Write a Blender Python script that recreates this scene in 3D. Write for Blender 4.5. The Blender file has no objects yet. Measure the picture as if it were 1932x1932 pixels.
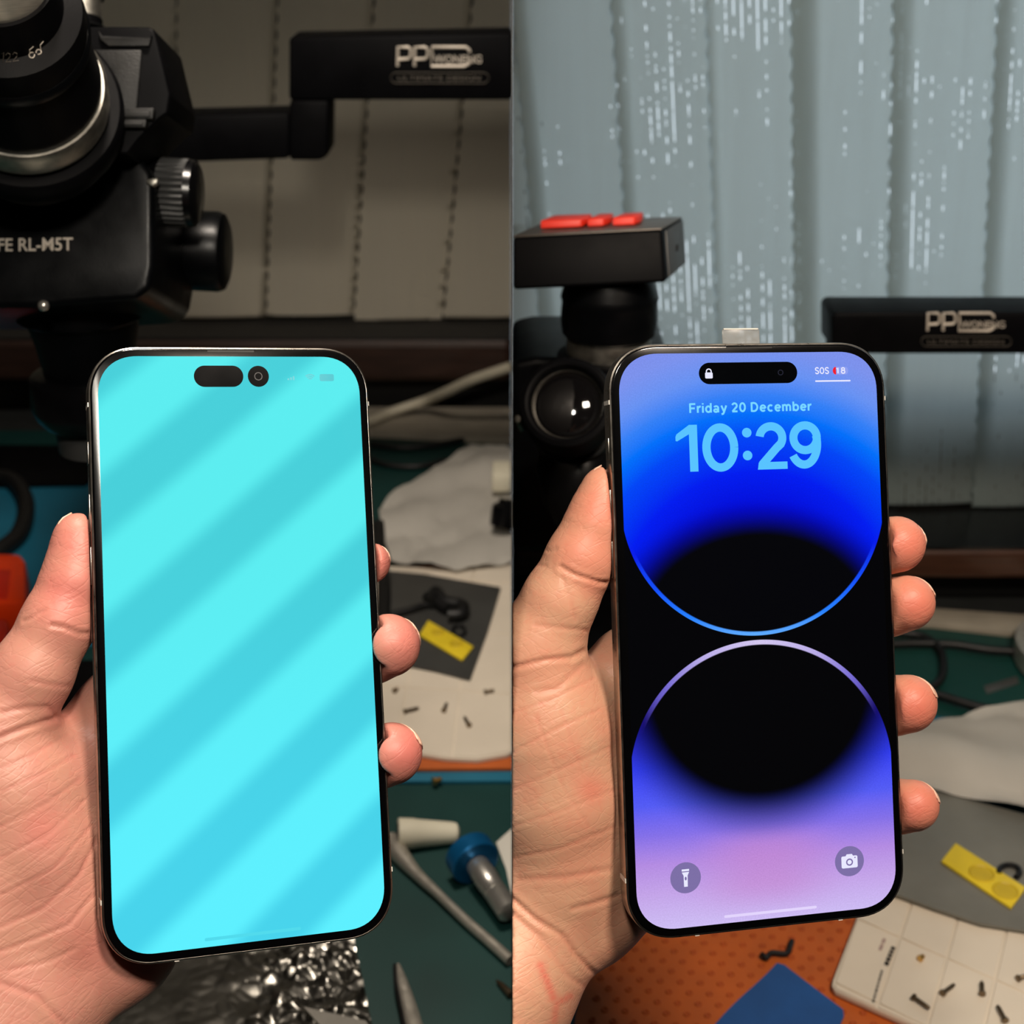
import bpy, bmesh, math, random
import numpy as np
from mathutils import Vector, Matrix
random.seed(5); rng = np.random.default_rng(5)
R = math.radians
C = bpy.context.scene.collection
S = bpy.context.scene

# ------------------------------------------------------------------ camera, world, lights, exposure
PITCH = R(25); CAMZ = 0.45; FOC = 2654.0; MID = 966.0
cam_d = bpy.data.cameras.new('camera'); cam = bpy.data.objects.new('camera', cam_d); C.objects.link(cam)
cam.location = (0, 0, CAMZ); cam.rotation_euler = (R(90) - PITCH, 0, 0)
cam_d.sensor_width = 36; cam_d.lens = 36 * FOC / 1932; cam_d.clip_start = 0.01
cam_d.dof.use_dof = True; cam_d.dof.focus_distance = 0.378; cam_d.dof.aperture_fstop = 19
S.camera = cam
S.view_settings.view_transform = 'Standard'; S.view_settings.look = 'None'
S.view_settings.exposure = 0; S.view_settings.gamma = 1; S.view_settings.use_curve_mapping = False
W = bpy.data.worlds.new('world'); S.world = W; W.use_nodes = True
W.node_tree.nodes['Background'].inputs[0].default_value = (0.72, 0.82, 0.90, 1)
W.node_tree.nodes['Background'].inputs[1].default_value = 1.72

def area(name, loc, target, w, h, power, col):
    d = bpy.data.lights.new(name, 'AREA'); d.shape = 'RECTANGLE'; d.size = w; d.size_y = h; d.energy = power; d.color = col
    o = bpy.data.objects.new(name, d); C.objects.link(o); o.location = loc
    o.rotation_euler = (Vector(target) - Vector(loc)).to_track_quat('-Z', 'Y').to_euler()
    return o
d_ = bpy.data.lights.new('bench_lamp_light', 'SPOT'); d_.energy = 17; d_.color = (1.0, 0.88, 0.75); d_.spot_size = R(86); d_.spot_blend = 0.5; d_.shadow_soft_size = 0.06
o_ = bpy.data.objects.new('bench_lamp_light', d_); C.objects.link(o_); o_.location = (-0.06, 0.47, 0.88)
o_.rotation_euler = (Vector((-0.14, 0.62, 0.0)) - Vector(o_.location)).to_track_quat('-Z', 'Y').to_euler()
area('room_lamp_light', (-0.03, 0.07, 0.62), (-0.25, 1.0, 0.3), 0.05, 0.05, 1.55, (1.0, 0.91, 0.78))
area('bench_lamp_light', (0.26, 0.02, 0.86), (0.12, 0.5, 0.2), 0.14, 0.10, 5.7, (1.0, 0.84, 0.68))

# ------------------------------------------------------------------ pixel -> world helpers (used only to measure where things stand)
CP = Vector((0, 0, CAMZ)); FW = Vector((0, math.cos(PITCH), -math.sin(PITCH))); UP = Vector((0, math.sin(PITCH), math.cos(PITCH)))
def ray(px, py): return Vector((1, 0, 0)) * ((px - MID) / FOC) + UP * ((MID - py) / FOC) + FW
def PD(px, py, D): return CP + ray(px, py) * D
def PZ(px, py, z=0.0):
    d = ray(px, py); return CP + d * ((z - CAMZ) / d.z)
def PY(px, py, y):
    d = ray(px, py); return CP + d * (y / d.y)
def toM(p): return (p - CP).dot(FW)

# ------------------------------------------------------------------ scene helpers
def link(name, me, mat=None, parent=None):
    o = bpy.data.objects.new(name, me); C.objects.link(o)
    if mat: me.materials.append(mat)
    if parent: o.parent = parent
    return o
def tag(o, label=None, cat=None, group=None, kind=None):
    if label: o['label'] = label
    if cat: o['category'] = cat
    if group: o['group'] = group
    if kind: o['kind'] = kind
    return o
def thing(name, label, cat, loc=(0, 0, 0), group=None):
    o = bpy.data.objects.new(name, None); o.empty_display_size = 0.02; C.objects.link(o); o.location = loc
    return tag(o, label, cat, group)
def fin(bm, name, mat, parent=None, smooth=True, ang=40):
    bmesh.ops.recalc_face_normals(bm, faces=bm.faces)
    if smooth:
        for f in bm.faces: f.smooth = True
        for e in bm.edges:
            if len(e.link_faces) == 2 and e.calc_face_angle(0) > R(ang): e.smooth = False
    if parent is not None and parent.type == 'EMPTY' or parent is not None:
        M = world_of(parent).inverted()
        bm.transform(M)
    me = bpy.data.meshes.new(name); bm.to_mesh(me); bm.free()
    return link(name, me, mat, parent)
def world_of(o):
    M = Matrix.LocRotScale(o.location, o.rotation_euler, o.scale)
    return world_of(o.parent) @ M if o.parent else M
def copy_tree(o, parent=None):
    c = o.copy(); C.objects.link(c)
    if parent: c.parent = parent
    for ch in list(o.children): copy_tree(ch, c)
    return c

def srgb(r, g, b):
    f = lambda c: (c / 255) / 12.92 if c / 255 <= 0.04045 else ((c / 255 + 0.055) / 1.055) ** 2.4
    return (f(r), f(g), f(b), 1)
def newmat(name):
    m = bpy.data.materials.new(name); m.use_nodes = True
    nt = m.node_tree; return m, nt, nt.nodes['Principled BSDF']
def pm(name, rgb, rough=0.5, metal=0.0, var=0.12, scale=60.0, bump=0.0, bscale=None, rvar=0.1, coat=0.0, alpha=1.0, trans=0.0, stretch=None, spec=0.5):
    """principled material with noise in its colour and roughness and a noise bump"""
    m, nt, p = newmat(name); N = nt.nodes; L = nt.links
    tc = N.new('ShaderNodeTexCoord'); src = tc.outputs['Object']
    if stretch:
        mp = N.new('ShaderNodeMapping'); mp.inputs['Scale'].default_value = stretch; L.new(src, mp.inputs[0]); src = mp.outputs[0]
    nz = N.new('ShaderNodeTexNoise'); nz.inputs['Scale'].default_value = scale; nz.inputs['Detail'].default_value = 4
    L.new(src, nz.inputs['Vector'])
    c = srgb(*rgb)
    rp = N.new('ShaderNodeValToRGB'); rp.color_ramp.elements[0].position = 0.3; rp.color_ramp.elements[1].position = 0.7
    rp.color_ramp.elements[0].color = tuple(x * (1 - var) for x in c[:3]) + (1,)
    rp.color_ramp.elements[1].color = tuple(min(1, x * (1 + var)) for x in c[:3]) + (1,)
    L.new(nz.outputs['Fac'], rp.inputs[0]); L.new(rp.outputs[0], p.inputs['Base Color'])
    mr = N.new('ShaderNodeMapRange'); mr.inputs[3].default_value = max(0.02, rough - rvar); mr.inputs[4].default_value = min(1, rough + rvar)
    L.new(nz.outputs['Fac'], mr.inputs[0]); L.new(mr.outputs[0], p.inputs['Roughness'])
    p.inputs['Specular IOR Level'].default_value = spec; p.inputs['Metallic'].default_value = metal; p.inputs['Coat Weight'].default_value = coat
    p.inputs['Alpha'].default_value = alpha; p.inputs['Transmission Weight'].default_value = trans
    if bump:
        n2 = N.new('ShaderNodeTexNoise'); n2.inputs['Scale'].default_value = bscale or scale * 6; n2.inputs['Detail'].default_value = 3
        L.new(src, n2.inputs['Vector'])
        b = N.new('ShaderNodeBump'); b.inputs['Strength'].default_value = bump; b.inputs['Distance'].default_value = 0.001
        L.new(n2.outputs['Fac'], b.inputs['Height']); L.new(b.outputs[0], p.inputs['Normal'])
    return m
def emit(name, rgb, strength=1.0):
    m, nt, p = newmat(name); p.inputs['Base Color'].default_value = (0.005, 0.005, 0.005, 1); p.inputs['Roughness'].default_value = 0.2
    p.inputs['Emission Color'].default_value = srgb(*rgb); p.inputs['Emission Strength'].default_value = strength
    return m

# ---- shapes (all in world coordinates, bmesh)
def box(a, b, bev=0.0, seg=2):
    bm = bmesh.new(); a = Vector(a); b = Vector(b)
    r = bmesh.ops.create_cube(bm, size=1)
    for v in bm.verts: v.co = Vector(((a.x + b.x) / 2 + v.co.x * (b.x - a.x), (a.y + b.y) / 2 + v.co.y * (b.y - a.y), (a.z + b.z) / 2 + v.co.z * (b.z - a.z)))
    if bev: bmesh.ops.bevel(bm, geom=bm.edges[:], offset=bev, segments=seg, affect='EDGES', profile=0.5)
    return bm
def join(*bms):
    out = bmesh.new()
    for b in bms:
        me = bpy.data.meshes.new('t'); b.to_mesh(me); out.from_mesh(me); b.free(); bpy.data.meshes.remove(me)
    return out
def prism(pts, off, bev=0.0, seg=2):
    """closed polygon of world points, extruded by the vector off"""
    bm = bmesh.new(); off = Vector(off)
    vs = [bm.verts.new(p) for p in pts]; n = len(vs)
    ws = [bm.verts.new(Vector(p) + off) for p in pts]
    bm.faces.new(vs); bm.faces.new(ws[::-1])
    for i in range(n): bm.faces.new((vs[i], vs[(i + 1) % n], ws[(i + 1) % n], ws[i]))
    if bev:
        bmesh.ops.recalc_face_normals(bm, faces=bm.faces)
        bmesh.ops.bevel(bm, geom=[e for e in bm.edges if e.calc_face_angle(0) > R(20)], offset=bev, segments=seg, affect='EDGES', profile=0.5, clamp_overlap=True)
    return bm
def frame_of(ax):
    ax = Vector(ax).normalized(); t = Vector((0, 0, 1)) if abs(ax.z) < 0.9 else Vector((1, 0, 0))
    u = ax.cross(t).normalized(); return ax, u, ax.cross(u).normalized()
def lathe(o, ax, prof, n=40, knurl=0, kd=0.0, cap=True):
    """prof: list of (distance along the axis, radius)"""
    bm = bmesh.new(); o = Vector(o); ax, u, v = frame_of(ax); rings = []
    for k, pr in enumerate(prof):
        t, r = pr[0], pr[1]; kk = knurl if len(pr) < 3 else pr[2]
        ring = []
        for i in range(n):
            a = 2 * math.pi * i / n; rr = r
            if kk: rr = r - kd * (0.5 + 0.5 * math.cos(kk * a)) ** 1.5
            ring.append(bm.verts.new(o + ax * t + (u * math.cos(a) + v * math.sin(a)) * max(rr, 1e-5)))
        rings.append(ring)
    for A, B in zip(rings, rings[1:]):
        for i in range(n): bm.faces.new((A[i], A[(i + 1) % n], B[(i + 1) % n], B[i]))
    if cap: bm.faces.new(rings[0][::-1]); bm.faces.new(rings[-1])
    return bm
def smooth_path(pts, n=8):
    pts = [Vector(p) for p in pts]; out = []
    for i in range(len(pts) - 1):
        p0 = pts[max(i - 1, 0)]; p1 = pts[i]; p2 = pts[i + 1]; p3 = pts[min(i + 2, len(pts) - 1)]
        for k in range(n):
            t = k / n
            out.append(0.5 * ((2 * p1) + (p2 - p0) * t + (2 * p0 - 5 * p1 + 4 * p2 - p3) * t * t + (3 * p1 - p0 - 3 * p2 + p3) * t ** 3))
    return out + [pts[-1]]
def tube(pts, r, n=12, radii=None, flat=1.0, sm=True):
    P = smooth_path(pts) if sm else [Vector(p) for p in pts]
    bm = bmesh.new(); rings = []; u = None
    for i, p in enumerate(P):
        d = (P[min(i + 1, len(P) - 1)] - P[max(i - 1, 0)]).normalized()
        if u is None: u = frame_of(d)[1]
        u = (u - d * u.dot(d)).normalized(); v = d.cross(u)
        rr = r if radii is None else np.interp(i / (len(P) - 1), np.linspace(0, 1, len(radii)), radii)
        rings.append([bm.verts.new(p + (u * math.cos(2 * math.pi * k / n) + v * math.sin(2 * math.pi * k / n) * flat) * rr) for k in range(n)])
    for A, B in zip(rings, rings[1:]):
        for i in range(n): bm.faces.new((A[i], A[(i + 1) % n], B[(i + 1) % n], B[i]))
    bm.faces.new(rings[0][::-1]); bm.faces.new(rings[-1])
    return bm
def text_bm(s, size, o, ux, uy, depth=0.0002, bold=0.0, align='LEFT', spacing=1.0, width=None):
    """lettering as solid mesh: baseline origin o, directions ux (along) and uy (up); size = cap height"""
    c = bpy.data.curves.new('t', 'FONT'); c.body = s; c.size = 1; c.offset = bold; c.extrude = 0.5; c.align_x = align; c.space_character = spacing; c.resolution_u = 6
    ob = bpy.data.objects.new('t', c); C.objects.link(ob)
    me = bpy.data.meshes.new_from_object(ob.evaluated_get(bpy.context.evaluated_depsgraph_get()))
    bm = bmesh.new(); bm.from_mesh(me)
    bpy.data.objects.remove(ob); bpy.data.curves.remove(c); bpy.data.meshes.remove(me)
    k = size / 0.729
    xs = [v.co.x for v in bm.verts]; kx = k
    if width: kx = width / (max(xs) - min(xs))
    x0 = min(xs) if width else 0
    ux = Vector(ux).normalized(); uy = Vector(uy).normalized(); uz = ux.cross(uy); o = Vector(o)
    for v in bm.verts: v.co = o + ux * ((v.co.x - x0) * kx) + uy * (v.co.y * k) + uz * ((v.co.z + 0.5) * depth)
    return bm
def clipx(pts, lo=None, hi=None):
    """clip a pixel polygon to lo <= x <= hi"""
    for lim, sgn in ((lo, 1), (hi, -1)):
        if lim is None: continue
        out = []
        for a, b in zip(pts, pts[1:] + pts[:1]):
            ia, ib = (a[0] - lim) * sgn >= 0, (b[0] - lim) * sgn >= 0
            if ia: out.append(a)
            if ia != ib:
                t = (lim - a[0]) / (b[0] - a[0]); out.append((lim, a[1] + t * (b[1] - a[1])))
        pts = out
    return pts
LHI, RLO = 965.6, 966.4
def slab(name, pts, z0, z1, mat, parent=None, bev=0.0004, side=None):
    if side == 'L': pts = clipx(pts, hi=LHI)
    if side == 'R': pts = clipx(pts, lo=RLO)
    w = [PZ(x, y, z1) for x, y in pts]
    return fin(prism(w, (0, 0, z0 - z1), bev), name, mat, parent)

# ------------------------------------------------------------------ materials
M = dict(
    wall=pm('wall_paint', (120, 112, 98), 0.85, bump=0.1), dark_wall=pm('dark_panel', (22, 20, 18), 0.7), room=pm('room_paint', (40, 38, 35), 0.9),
    sill=pm('sill_wood', (62, 34, 20), 0.38, var=0.35, scale=14, stretch=(2, 20, 30), bump=0.1, coat=0.15),
    sill_l=pm('sill_wood_dark', (44, 26, 18), 0.45, var=0.35, scale=14, stretch=(2, 20, 30), bump=0.1),
    black=pm('black_enamel', (5, 6, 8), 0.34, spec=0.25, var=0.2, scale=90, bump=0.06, bscale=1500),
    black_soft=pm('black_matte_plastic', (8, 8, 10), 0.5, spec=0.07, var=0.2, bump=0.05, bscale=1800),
    black_gloss=pm('black_gloss_plastic', (10, 10, 12), 0.22, var=0.2),
    charcoal=pm('worn_charcoal_casting', (30, 30, 30), 0.5, spec=0.3, var=0.3, scale=120, bump=0.2, bscale=1200),
    steel=pm('brushed_steel', (206, 200, 188), 0.40, 0.75, stretch=(1, 1, 14), scale=200),
    satin=pm('satin_aluminium', (190, 186, 176), 0.42, 1.0, var=0.15, scale=300),
    chrome=pm('polished_chrome', (215, 211, 204), 0.28, 0.85, var=0.05),
    silverink=pm('silver_print', (205, 195, 182), 0.45, 0.3, var=0.1), dimink=pm('dim_silver_print', (98, 92, 84), 0.5, 0.3),
    white_ink=pm('white_print', (205, 205, 200), 0.6),
    green=pm('green_mat_rubber', (6, 62, 56), 0.55, var=0.1, scale=25, bump=0.08, bscale=900),
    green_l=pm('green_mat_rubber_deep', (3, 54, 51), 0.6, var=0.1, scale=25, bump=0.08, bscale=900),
    teal=pm('blue_silicone', (20, 104, 132), 0.6, var=0.1, scale=20),
    orange=pm('orange_silicone', (190, 92, 30), 0.6, var=0.08, scale=60, bump=0.05),
    pad=pm('magnetic_pad_white', (232, 220, 202), 0.45, var=0.04, scale=30), pad_edge=pm('pad_backing', (40, 34, 28), 0.7),
    paper=pm('white_paper', (214, 210, 200), 0.8, var=0.05, scale=20, bump=0.15, bscale=60),
    bag=pm('milky_plastic_bag', (190, 186, 178), 0.45, var=0.08, scale=15, bump=0.3, bscale=40),
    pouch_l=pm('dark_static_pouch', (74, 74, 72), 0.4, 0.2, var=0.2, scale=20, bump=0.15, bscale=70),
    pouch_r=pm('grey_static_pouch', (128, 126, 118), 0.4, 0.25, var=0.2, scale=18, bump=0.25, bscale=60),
    yellow=pm('yellow_film', (236, 208, 44), 0.45, var=0.08, scale=60), yellow_dk=pm('yellow_film_relief', (206, 178, 36), 0.5),
    brass=pm('brass', (214, 176, 108), 0.3, 1.0), screw=pm('dark_screw_steel', (120, 104, 84), 0.35, 0.9, var=0.2),
    cable_w=pm('white_cable_jacket', (206, 198, 178), 0.5, var=0.05), cable_b=pm('black_cable_jacket', (14, 14, 15), 0.5),
    clip=pm('orange_red_plastic', (255, 66, 10), 0.4, var=0.05), clip_r=pm('red_plastic', (214, 40, 18), 0.4, var=0.05),
    keys=pm('orange_red_rubber_keys', (246, 52, 30), 0.5, var=0.08), cap=pm('cream_nylon', (226, 220, 198), 0.5, var=0.03),
    blue_metal=pm('blue_anodised', (24, 112, 172), 0.34, 0.6, var=0.1), cloth=pm('blue_microfibre', (34, 84, 150), 0.9, var=0.15, scale=40, bump=0.5, bscale=1400),
    foil=pm('black_crinkled_film', (140, 137, 130), 0.34, 1.0, var=0.2, bump=0.0, coat=0.5), grey_card=pm('grey_card', (150, 146, 138), 0.7),
    board=pm('grey_plank', (150, 142, 128), 0.7, var=0.1), worktop=pm('worktop_laminate', (40, 42, 42), 0.5), lens=pm('coated_glass', (14, 13, 14), 0.06, var=0.1, coat=1.0, rvar=0.02),
    camtop=pm('grey_brown_anodised', (92, 84, 76), 0.4, 0.4), divider=pm('divider_sheet', (60, 58, 54), 0.7), grey_metal=pm('grey_side_panel', (70, 70, 70), 0.5, 0.2),
)

# ------------------------------------------------------------------ the room
def struct(name, bm, mat, parent=None):
    o = fin(bm, name, mat, parent, smooth=False)
    if not parent: tag(o, kind='structure')
    return o
YL, YR = 1.205, 0.875            # where the two back walls stand
struct('floor', box((-1.3, -1.2, -0.80), (1.3, 1.4, -0.75)), M['room'])
struct('ceiling', box((-1.3, -1.2, 1.55), (1.3, 1.4, 1.60)), M['room'])
struct('wall_left', box((-1.35, -1.2, -0.75), (-1.3, 1.4, 1.55)), M['room'])
struct('wall_right', box((1.3, -1.2, -0.75), (1.35, 1.4, 1.55)), M['room'])
struct('wall_front', box((-1.3, -1.25, -0.75), (1.3, -1.2, 1.55)), M['room'])
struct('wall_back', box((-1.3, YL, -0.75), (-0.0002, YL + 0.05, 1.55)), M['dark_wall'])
struct('added_divider', box((-0.00006, 0.315, 0.0), (0.00006, YL, 1.55)), M['divider'])  # divider added between the two bays, keeping their light apart
WZ = 0.104                       # sill height of the right-hand window opening
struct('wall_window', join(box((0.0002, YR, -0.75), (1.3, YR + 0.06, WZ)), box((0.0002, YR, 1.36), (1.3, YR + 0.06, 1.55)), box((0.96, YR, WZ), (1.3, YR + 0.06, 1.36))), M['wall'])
wf = struct('window_1', join(*[box(a, b) for a, b in (((0.0003, YR + .02, WZ), (0.02, YR + .055, 1.36)), ((0.94, YR + .02, WZ), (0.96, YR + .055, 1.36)), ((0.02, YR + .02, WZ), (0.94, YR + .055, WZ + .02)), ((0.02, YR + .02, 1.34), (0.94, YR + .055, 1.36)))]), M['room'])
mg, nt, p = newmat('window_glass'); tr = nt.nodes.new('ShaderNodeBsdfTransparent'); mx = nt.nodes.new('ShaderNodeMixShader'); mx.inputs[0].default_value = 0.06
p.inputs['Roughness'].default_value = 0.02; p.inputs['Base Color'].default_value = (0.02, 0.02, 0.02, 1)
nt.links.new(tr.outputs[0], mx.inputs[1]); nt.links.new(p.outputs[0], mx.inputs[2]); nt.links.new(mx.outputs[0], nt.nodes['Material Output'].inputs[0])
struct('pane', box((0.02, YR + .035, WZ + .02), (0.94, YR + .039, 1.34)), mg, wf)
# window-sill rails under the blinds and near-black panels painting in the shade below them
struct('trim_1', box((-1.3, 1.148, 0.038), (-0.0003, YL - 0.0001, 0.076), 0.006, 3), M['sill_l'])
struct('recess_shade_back', box((-1.3, 1.185, 0.0), (-0.0003, YL - 0.0002, 0.0379)), M['dark_wall'])
struct('trim_2', box((0.0003, 0.80, 0.029), (1.3, YR - 0.0001, 0.0495), 0.004, 3), M['sill'])
struct('trim_3', box((-1.3, 1.150, 0.0761), (-0.0003, YL - 0.0001, 0.0780)), M['dark_wall'])  # black strip on the sill top puts in the shade under the blind
struct('trim_4', box((0.0003, 0.802, 0.0496), (1.3, YR - 0.0001, 0.0512)), M['black_gloss'])  # glossy black strip, the sill top's shade put into its colour
struct('recess_shade_window', box((0.0003, 0.832, 0.0), (1.3, YR - 0.0002, 0.0289)), M['dark_wall'])
def workbench(x0, x1, y1, label):
    t = thing('workbench', label, 'workbench', ((x0 + x1) / 2, 0.7, -0.75))
    fin(box((x0, 0.28, -0.04), (x1, y1, 0.0), 0.001), 'worktop', M['worktop'], t)
    for x in (x0 + 0.04, x1 - 0.09):
        for y in (0.32, y1 - 0.1): fin(box((x, y, -0.75), (x + 0.05, y + 0.05, -0.0401)), 'leg', M['worktop'], t)
workbench(-1.25, -0.0003, 1.184, 'dark workbench under the green mat on the dim side')
workbench(0.0003, 1.25, 0.831, 'dark workbench under the orange mat on the daylit side')

class V:
    """tiny expression builder over math nodes"""
    def __init__(s, nt, sock): s.nt = nt; s.k = sock
    def op(s, o, *a, clamp=False):
        n = s.nt.nodes.new('ShaderNodeMath'); n.operation = o; n.use_clamp = clamp
        for i, x in enumerate((s,) + a):
            if isinstance(x, V): s.nt.links.new(x.k, n.inputs[i])
            else: n.inputs[i].default_value = x
        return V(s.nt, n.outputs[0])
    def __add__(s, o): return s.op('ADD', o)
    def __sub__(s, o): return s.op('SUBTRACT', o)
    def __mul__(s, o): return s.op('MULTIPLY', o)
    def __rsub__(s, o): return (s * -1) + o
    def pw(s, e): return s.op('POWER', e)
    def abs(s): return s.op('ABSOLUTE')
    def max(s, o): return s.op('MAXIMUM', o)
    def min(s, o): return s.op('MINIMUM', o)
    def ss(s, a, b):
        n = s.nt.nodes.new('ShaderNodeMapRange'); n.interpolation_type = 'SMOOTHSTEP'; s.nt.links.new(s.k, n.inputs[0])
        n.inputs[1].default_value = a; n.inputs[2].default_value = b
        if a > b: n.inputs[1].default_value = b; n.inputs[2].default_value = a; n.inputs[3].default_value = 1; n.inputs[4].default_value = 0
        return V(s.nt, n.outputs[0])
    def ramp(s, lo, hi, stops):
        n = s.nt.nodes.new('ShaderNodeValToRGB'); cr = n.color_ramp
        t = (s - lo) * (1 / (hi - lo)); s.nt.links.new(t.k, n.inputs[0])
        for i, (x, c) in enumerate(stops):
            e = cr.elements[i] if i < 2 else cr.elements.new(0.5)
        for e, (x, c) in zip(cr.elements, stops): pass
        while len(cr.elements) > 1: cr.elements.remove(cr.elements[-1])
        cr.elements[0].position = (stops[0][0] - lo) / (hi - lo); cr.elements[0].color = srgb(*stops[0][1])
        for x, c in stops[1:]:
            e = cr.elements.new((x - lo) / (hi - lo)); e.color = srgb(*c)
        return n.outputs[0]
# ------------------------------------------------------------------ vertical blinds
def blind_mat(name, rgb, transl, holes):
    m, nt, p = newmat(name); N = nt.nodes; L = nt.links
    out = N['Material Output']; N.remove(p)
    tc = N.new('ShaderNodeTexCoord')
    mp = N.new('ShaderNodeMapping'); mp.inputs['Scale'].default_value = (90, 90, 3); L.new(tc.outputs['Object'], mp.inputs[0])
    nz = N.new('ShaderNodeTexNoise'); nz.inputs['Scale'].default_value = 3; nz.inputs['Detail'].default_value = 3; L.new(mp.outputs[0], nz.inputs['Vector'])
    rp = N.new('ShaderNodeValToRGB'); c = srgb(*rgb)
    rp.color_ramp.elements[0].color = tuple(x * .93 for x in c[:3]) + (1,); rp.color_ramp.elements[1].color = c
    L.new(nz.outputs['Fac'], rp.inputs[0])
    df = N.new('ShaderNodeBsdfDiffuse'); tl = N.new('ShaderNodeBsdfTranslucent'); gl = N.new('ShaderNodeBsdfGlossy'); gl.inputs['Roughness'].default_value = 0.35
    L.new(rp.outputs[0], df.inputs[0]); L.new(rp.outputs[0], tl.inputs[0])
    m1 = N.new('ShaderNodeMixShader'); m1.inputs[0].default_value = transl; L.new(df.outputs[0], m1.inputs[1]); L.new(tl.outputs[0], m1.inputs[2])
    m2 = N.new('ShaderNodeMixShader'); m2.inputs[0].default_value = 0.03; L.new(m1.outputs[0], m2.inputs[1]); L.new(gl.outputs[0], m2.inputs[2])
    last = m2
    if holes:   # pin-holes of the woven film, in vertical runs, more of them in some patches than in others
        sp = N.new('ShaderNodeSeparateXYZ'); L.new(tc.outputs['Object'], sp.inputs[0]); ex, ez = V(nt, sp.outputs[0]), V(nt, sp.outputs[2]); ex = ex + (ez - 0.37) * 0.093
        col = ex * 215; cell = col.op('FLOOR'); line = ((col.op('FRACT') - 0.5).abs()).op('LESS_THAN', 0.062)
        def noise(u, v, w_, detail=1):
            cb = N.new('ShaderNodeCombineXYZ')
            for i_, q in enumerate((u, v, w_)):
                if isinstance(q, V): L.new(q.k, cb.inputs[i_])
                else: cb.inputs[i_].default_value = q
            t_ = N.new('ShaderNodeTexNoise'); t_.inputs['Scale'].default_value = 1; t_.inputs['Detail'].default_value = detail; L.new(cb.outputs[0], t_.inputs['Vector']); return V(nt, t_.outputs['Fac'])
        dash = noise(cell * 7.31, 0.0, ez * 210, 2); run = noise(cell * 3.17, 5.0, ez * 14, 0); patch = noise(ex * 9 + 1.7, 2.0, ez * 7 + 4.2, 1)
        mu = line * (dash + (run - .5) * .5 + (patch - .5) * 1.3).op('GREATER_THAN', 0.625); mu = type('q', (), {'outputs': [mu.k]})
        tp = N.new('ShaderNodeBsdfTransparent'); m3 = N.new('ShaderNodeMixShader'); L.new(mu.outputs[0], m3.inputs[0]); L.new(m2.outputs[0], m3.inputs[1]); L.new(tp.outputs[0], m3.inputs[2]); last = m3
    L.new(last.outputs[0], out.inputs[0])
    return m
def slat(x0, x1, Y, z0, z1, scallop, period, dy, lean=0.0, lim=None):
    """one hanging slat: slightly bowed, its left edge scalloped, left edge nearer the viewer than the right"""
    bm = bmesh.new(); nz_ = int((z1 - z0) / (period / 5)); cols = (0, .02, .06, .15, .35, .6, .8, .92, 1)
    grid = []
    for k in range(nz_ + 1):
        z = z0 + (z1 - z0) * k / nz_; row = []
        for c in cols:
            x = x0 + (x1 - x0) * c
            if c < 0.05: x += scallop * (1 - c / .06) * abs(math.sin(math.pi * z / period))
            y = Y - dy * (1 - c) + 0.006 * (4 * (c - .5) ** 2 - 1) * 0.4
            x += lean * (1 - z) * 0.5 + lean * (0.4 - z) * 0.5 if False else lean * (LEANZ - z)
            if lim: x = max(x, lim) if lim > 0 else min(x, lim)
            row.append(bm.verts.new((x, y, z)))
        grid.append(row)
    for a, b in zip(grid, grid[1:]):
        for i in range(len(cols) - 1): bm.faces.new((a[i], a[i + 1], b[i + 1], b[i]))
    r = bmesh.ops.solidify(bm, geom=bm.faces[:], thickness=0.0005)
    return bm
LEANZ = 0.37
bl = thing('vertical_blind', 'beige vertical blind of overlapping slats behind the dim bench', 'blind', (-0.45, 1.195, 0.079))
bml = blind_mat('blind_film_beige', (230, 223, 206), 0.12, False)
seamL = [PY(x, 0, 1.19).x for x in (-405, -220, -35, 147, 332, 524, 707, 893)]
for i, xs in enumerate(seamL):
    xe = (seamL[i + 1] if i + 1 < len(seamL) else xs + .12) + 0.0006
    fin(slat(xs, xe, 1.199, 0.0795 + 0.002 * (i % 3), 1.3, 0.0030, 0.0125, 0.003, -0.11, -0.0006), 'slat', bml, bl, ang=60)
fin(box((-0.9, 1.19, 1.3), (-0.001, 1.204, 1.34)), 'headrail', M['cable_w'], bl)
br = thing('vertical_blind', 'translucent grey vertical blind backlit by the window', 'blind', (0.4, 0.865, 0.052))
bmr = blind_mat('blind_film_translucent', (206, 216, 216), 0.74, True)
edges = [(820, 850), (962, 1003), (1150, 1182), (1330, 1348), (1490, 1545), (1683, 1725), (1880, 1916), (2070, 2110), (2260, 2300), (2450, 2490)]
X = lambda q: PY(q, 0, 0.86).x
for i, (a, b) in enumerate(edges):
    xe = X(b) if i == len(edges) else X(edges[i + 1][1]) if i + 1 < len(edges) else X(b + 190)
    fin(slat(X(a), xe, 0.866, 0.0525 + 0.0015 * (i % 2), 1.3, 0.0022, 0.0128, 0.005, 0.093, 0.0004), 'slat', bmr, br, ang=60)
fin(box((0.001, 0.858, 1.3), (0.85, 0.872, 1.34)), 'headrail', M['cable_w'], br)

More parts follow.
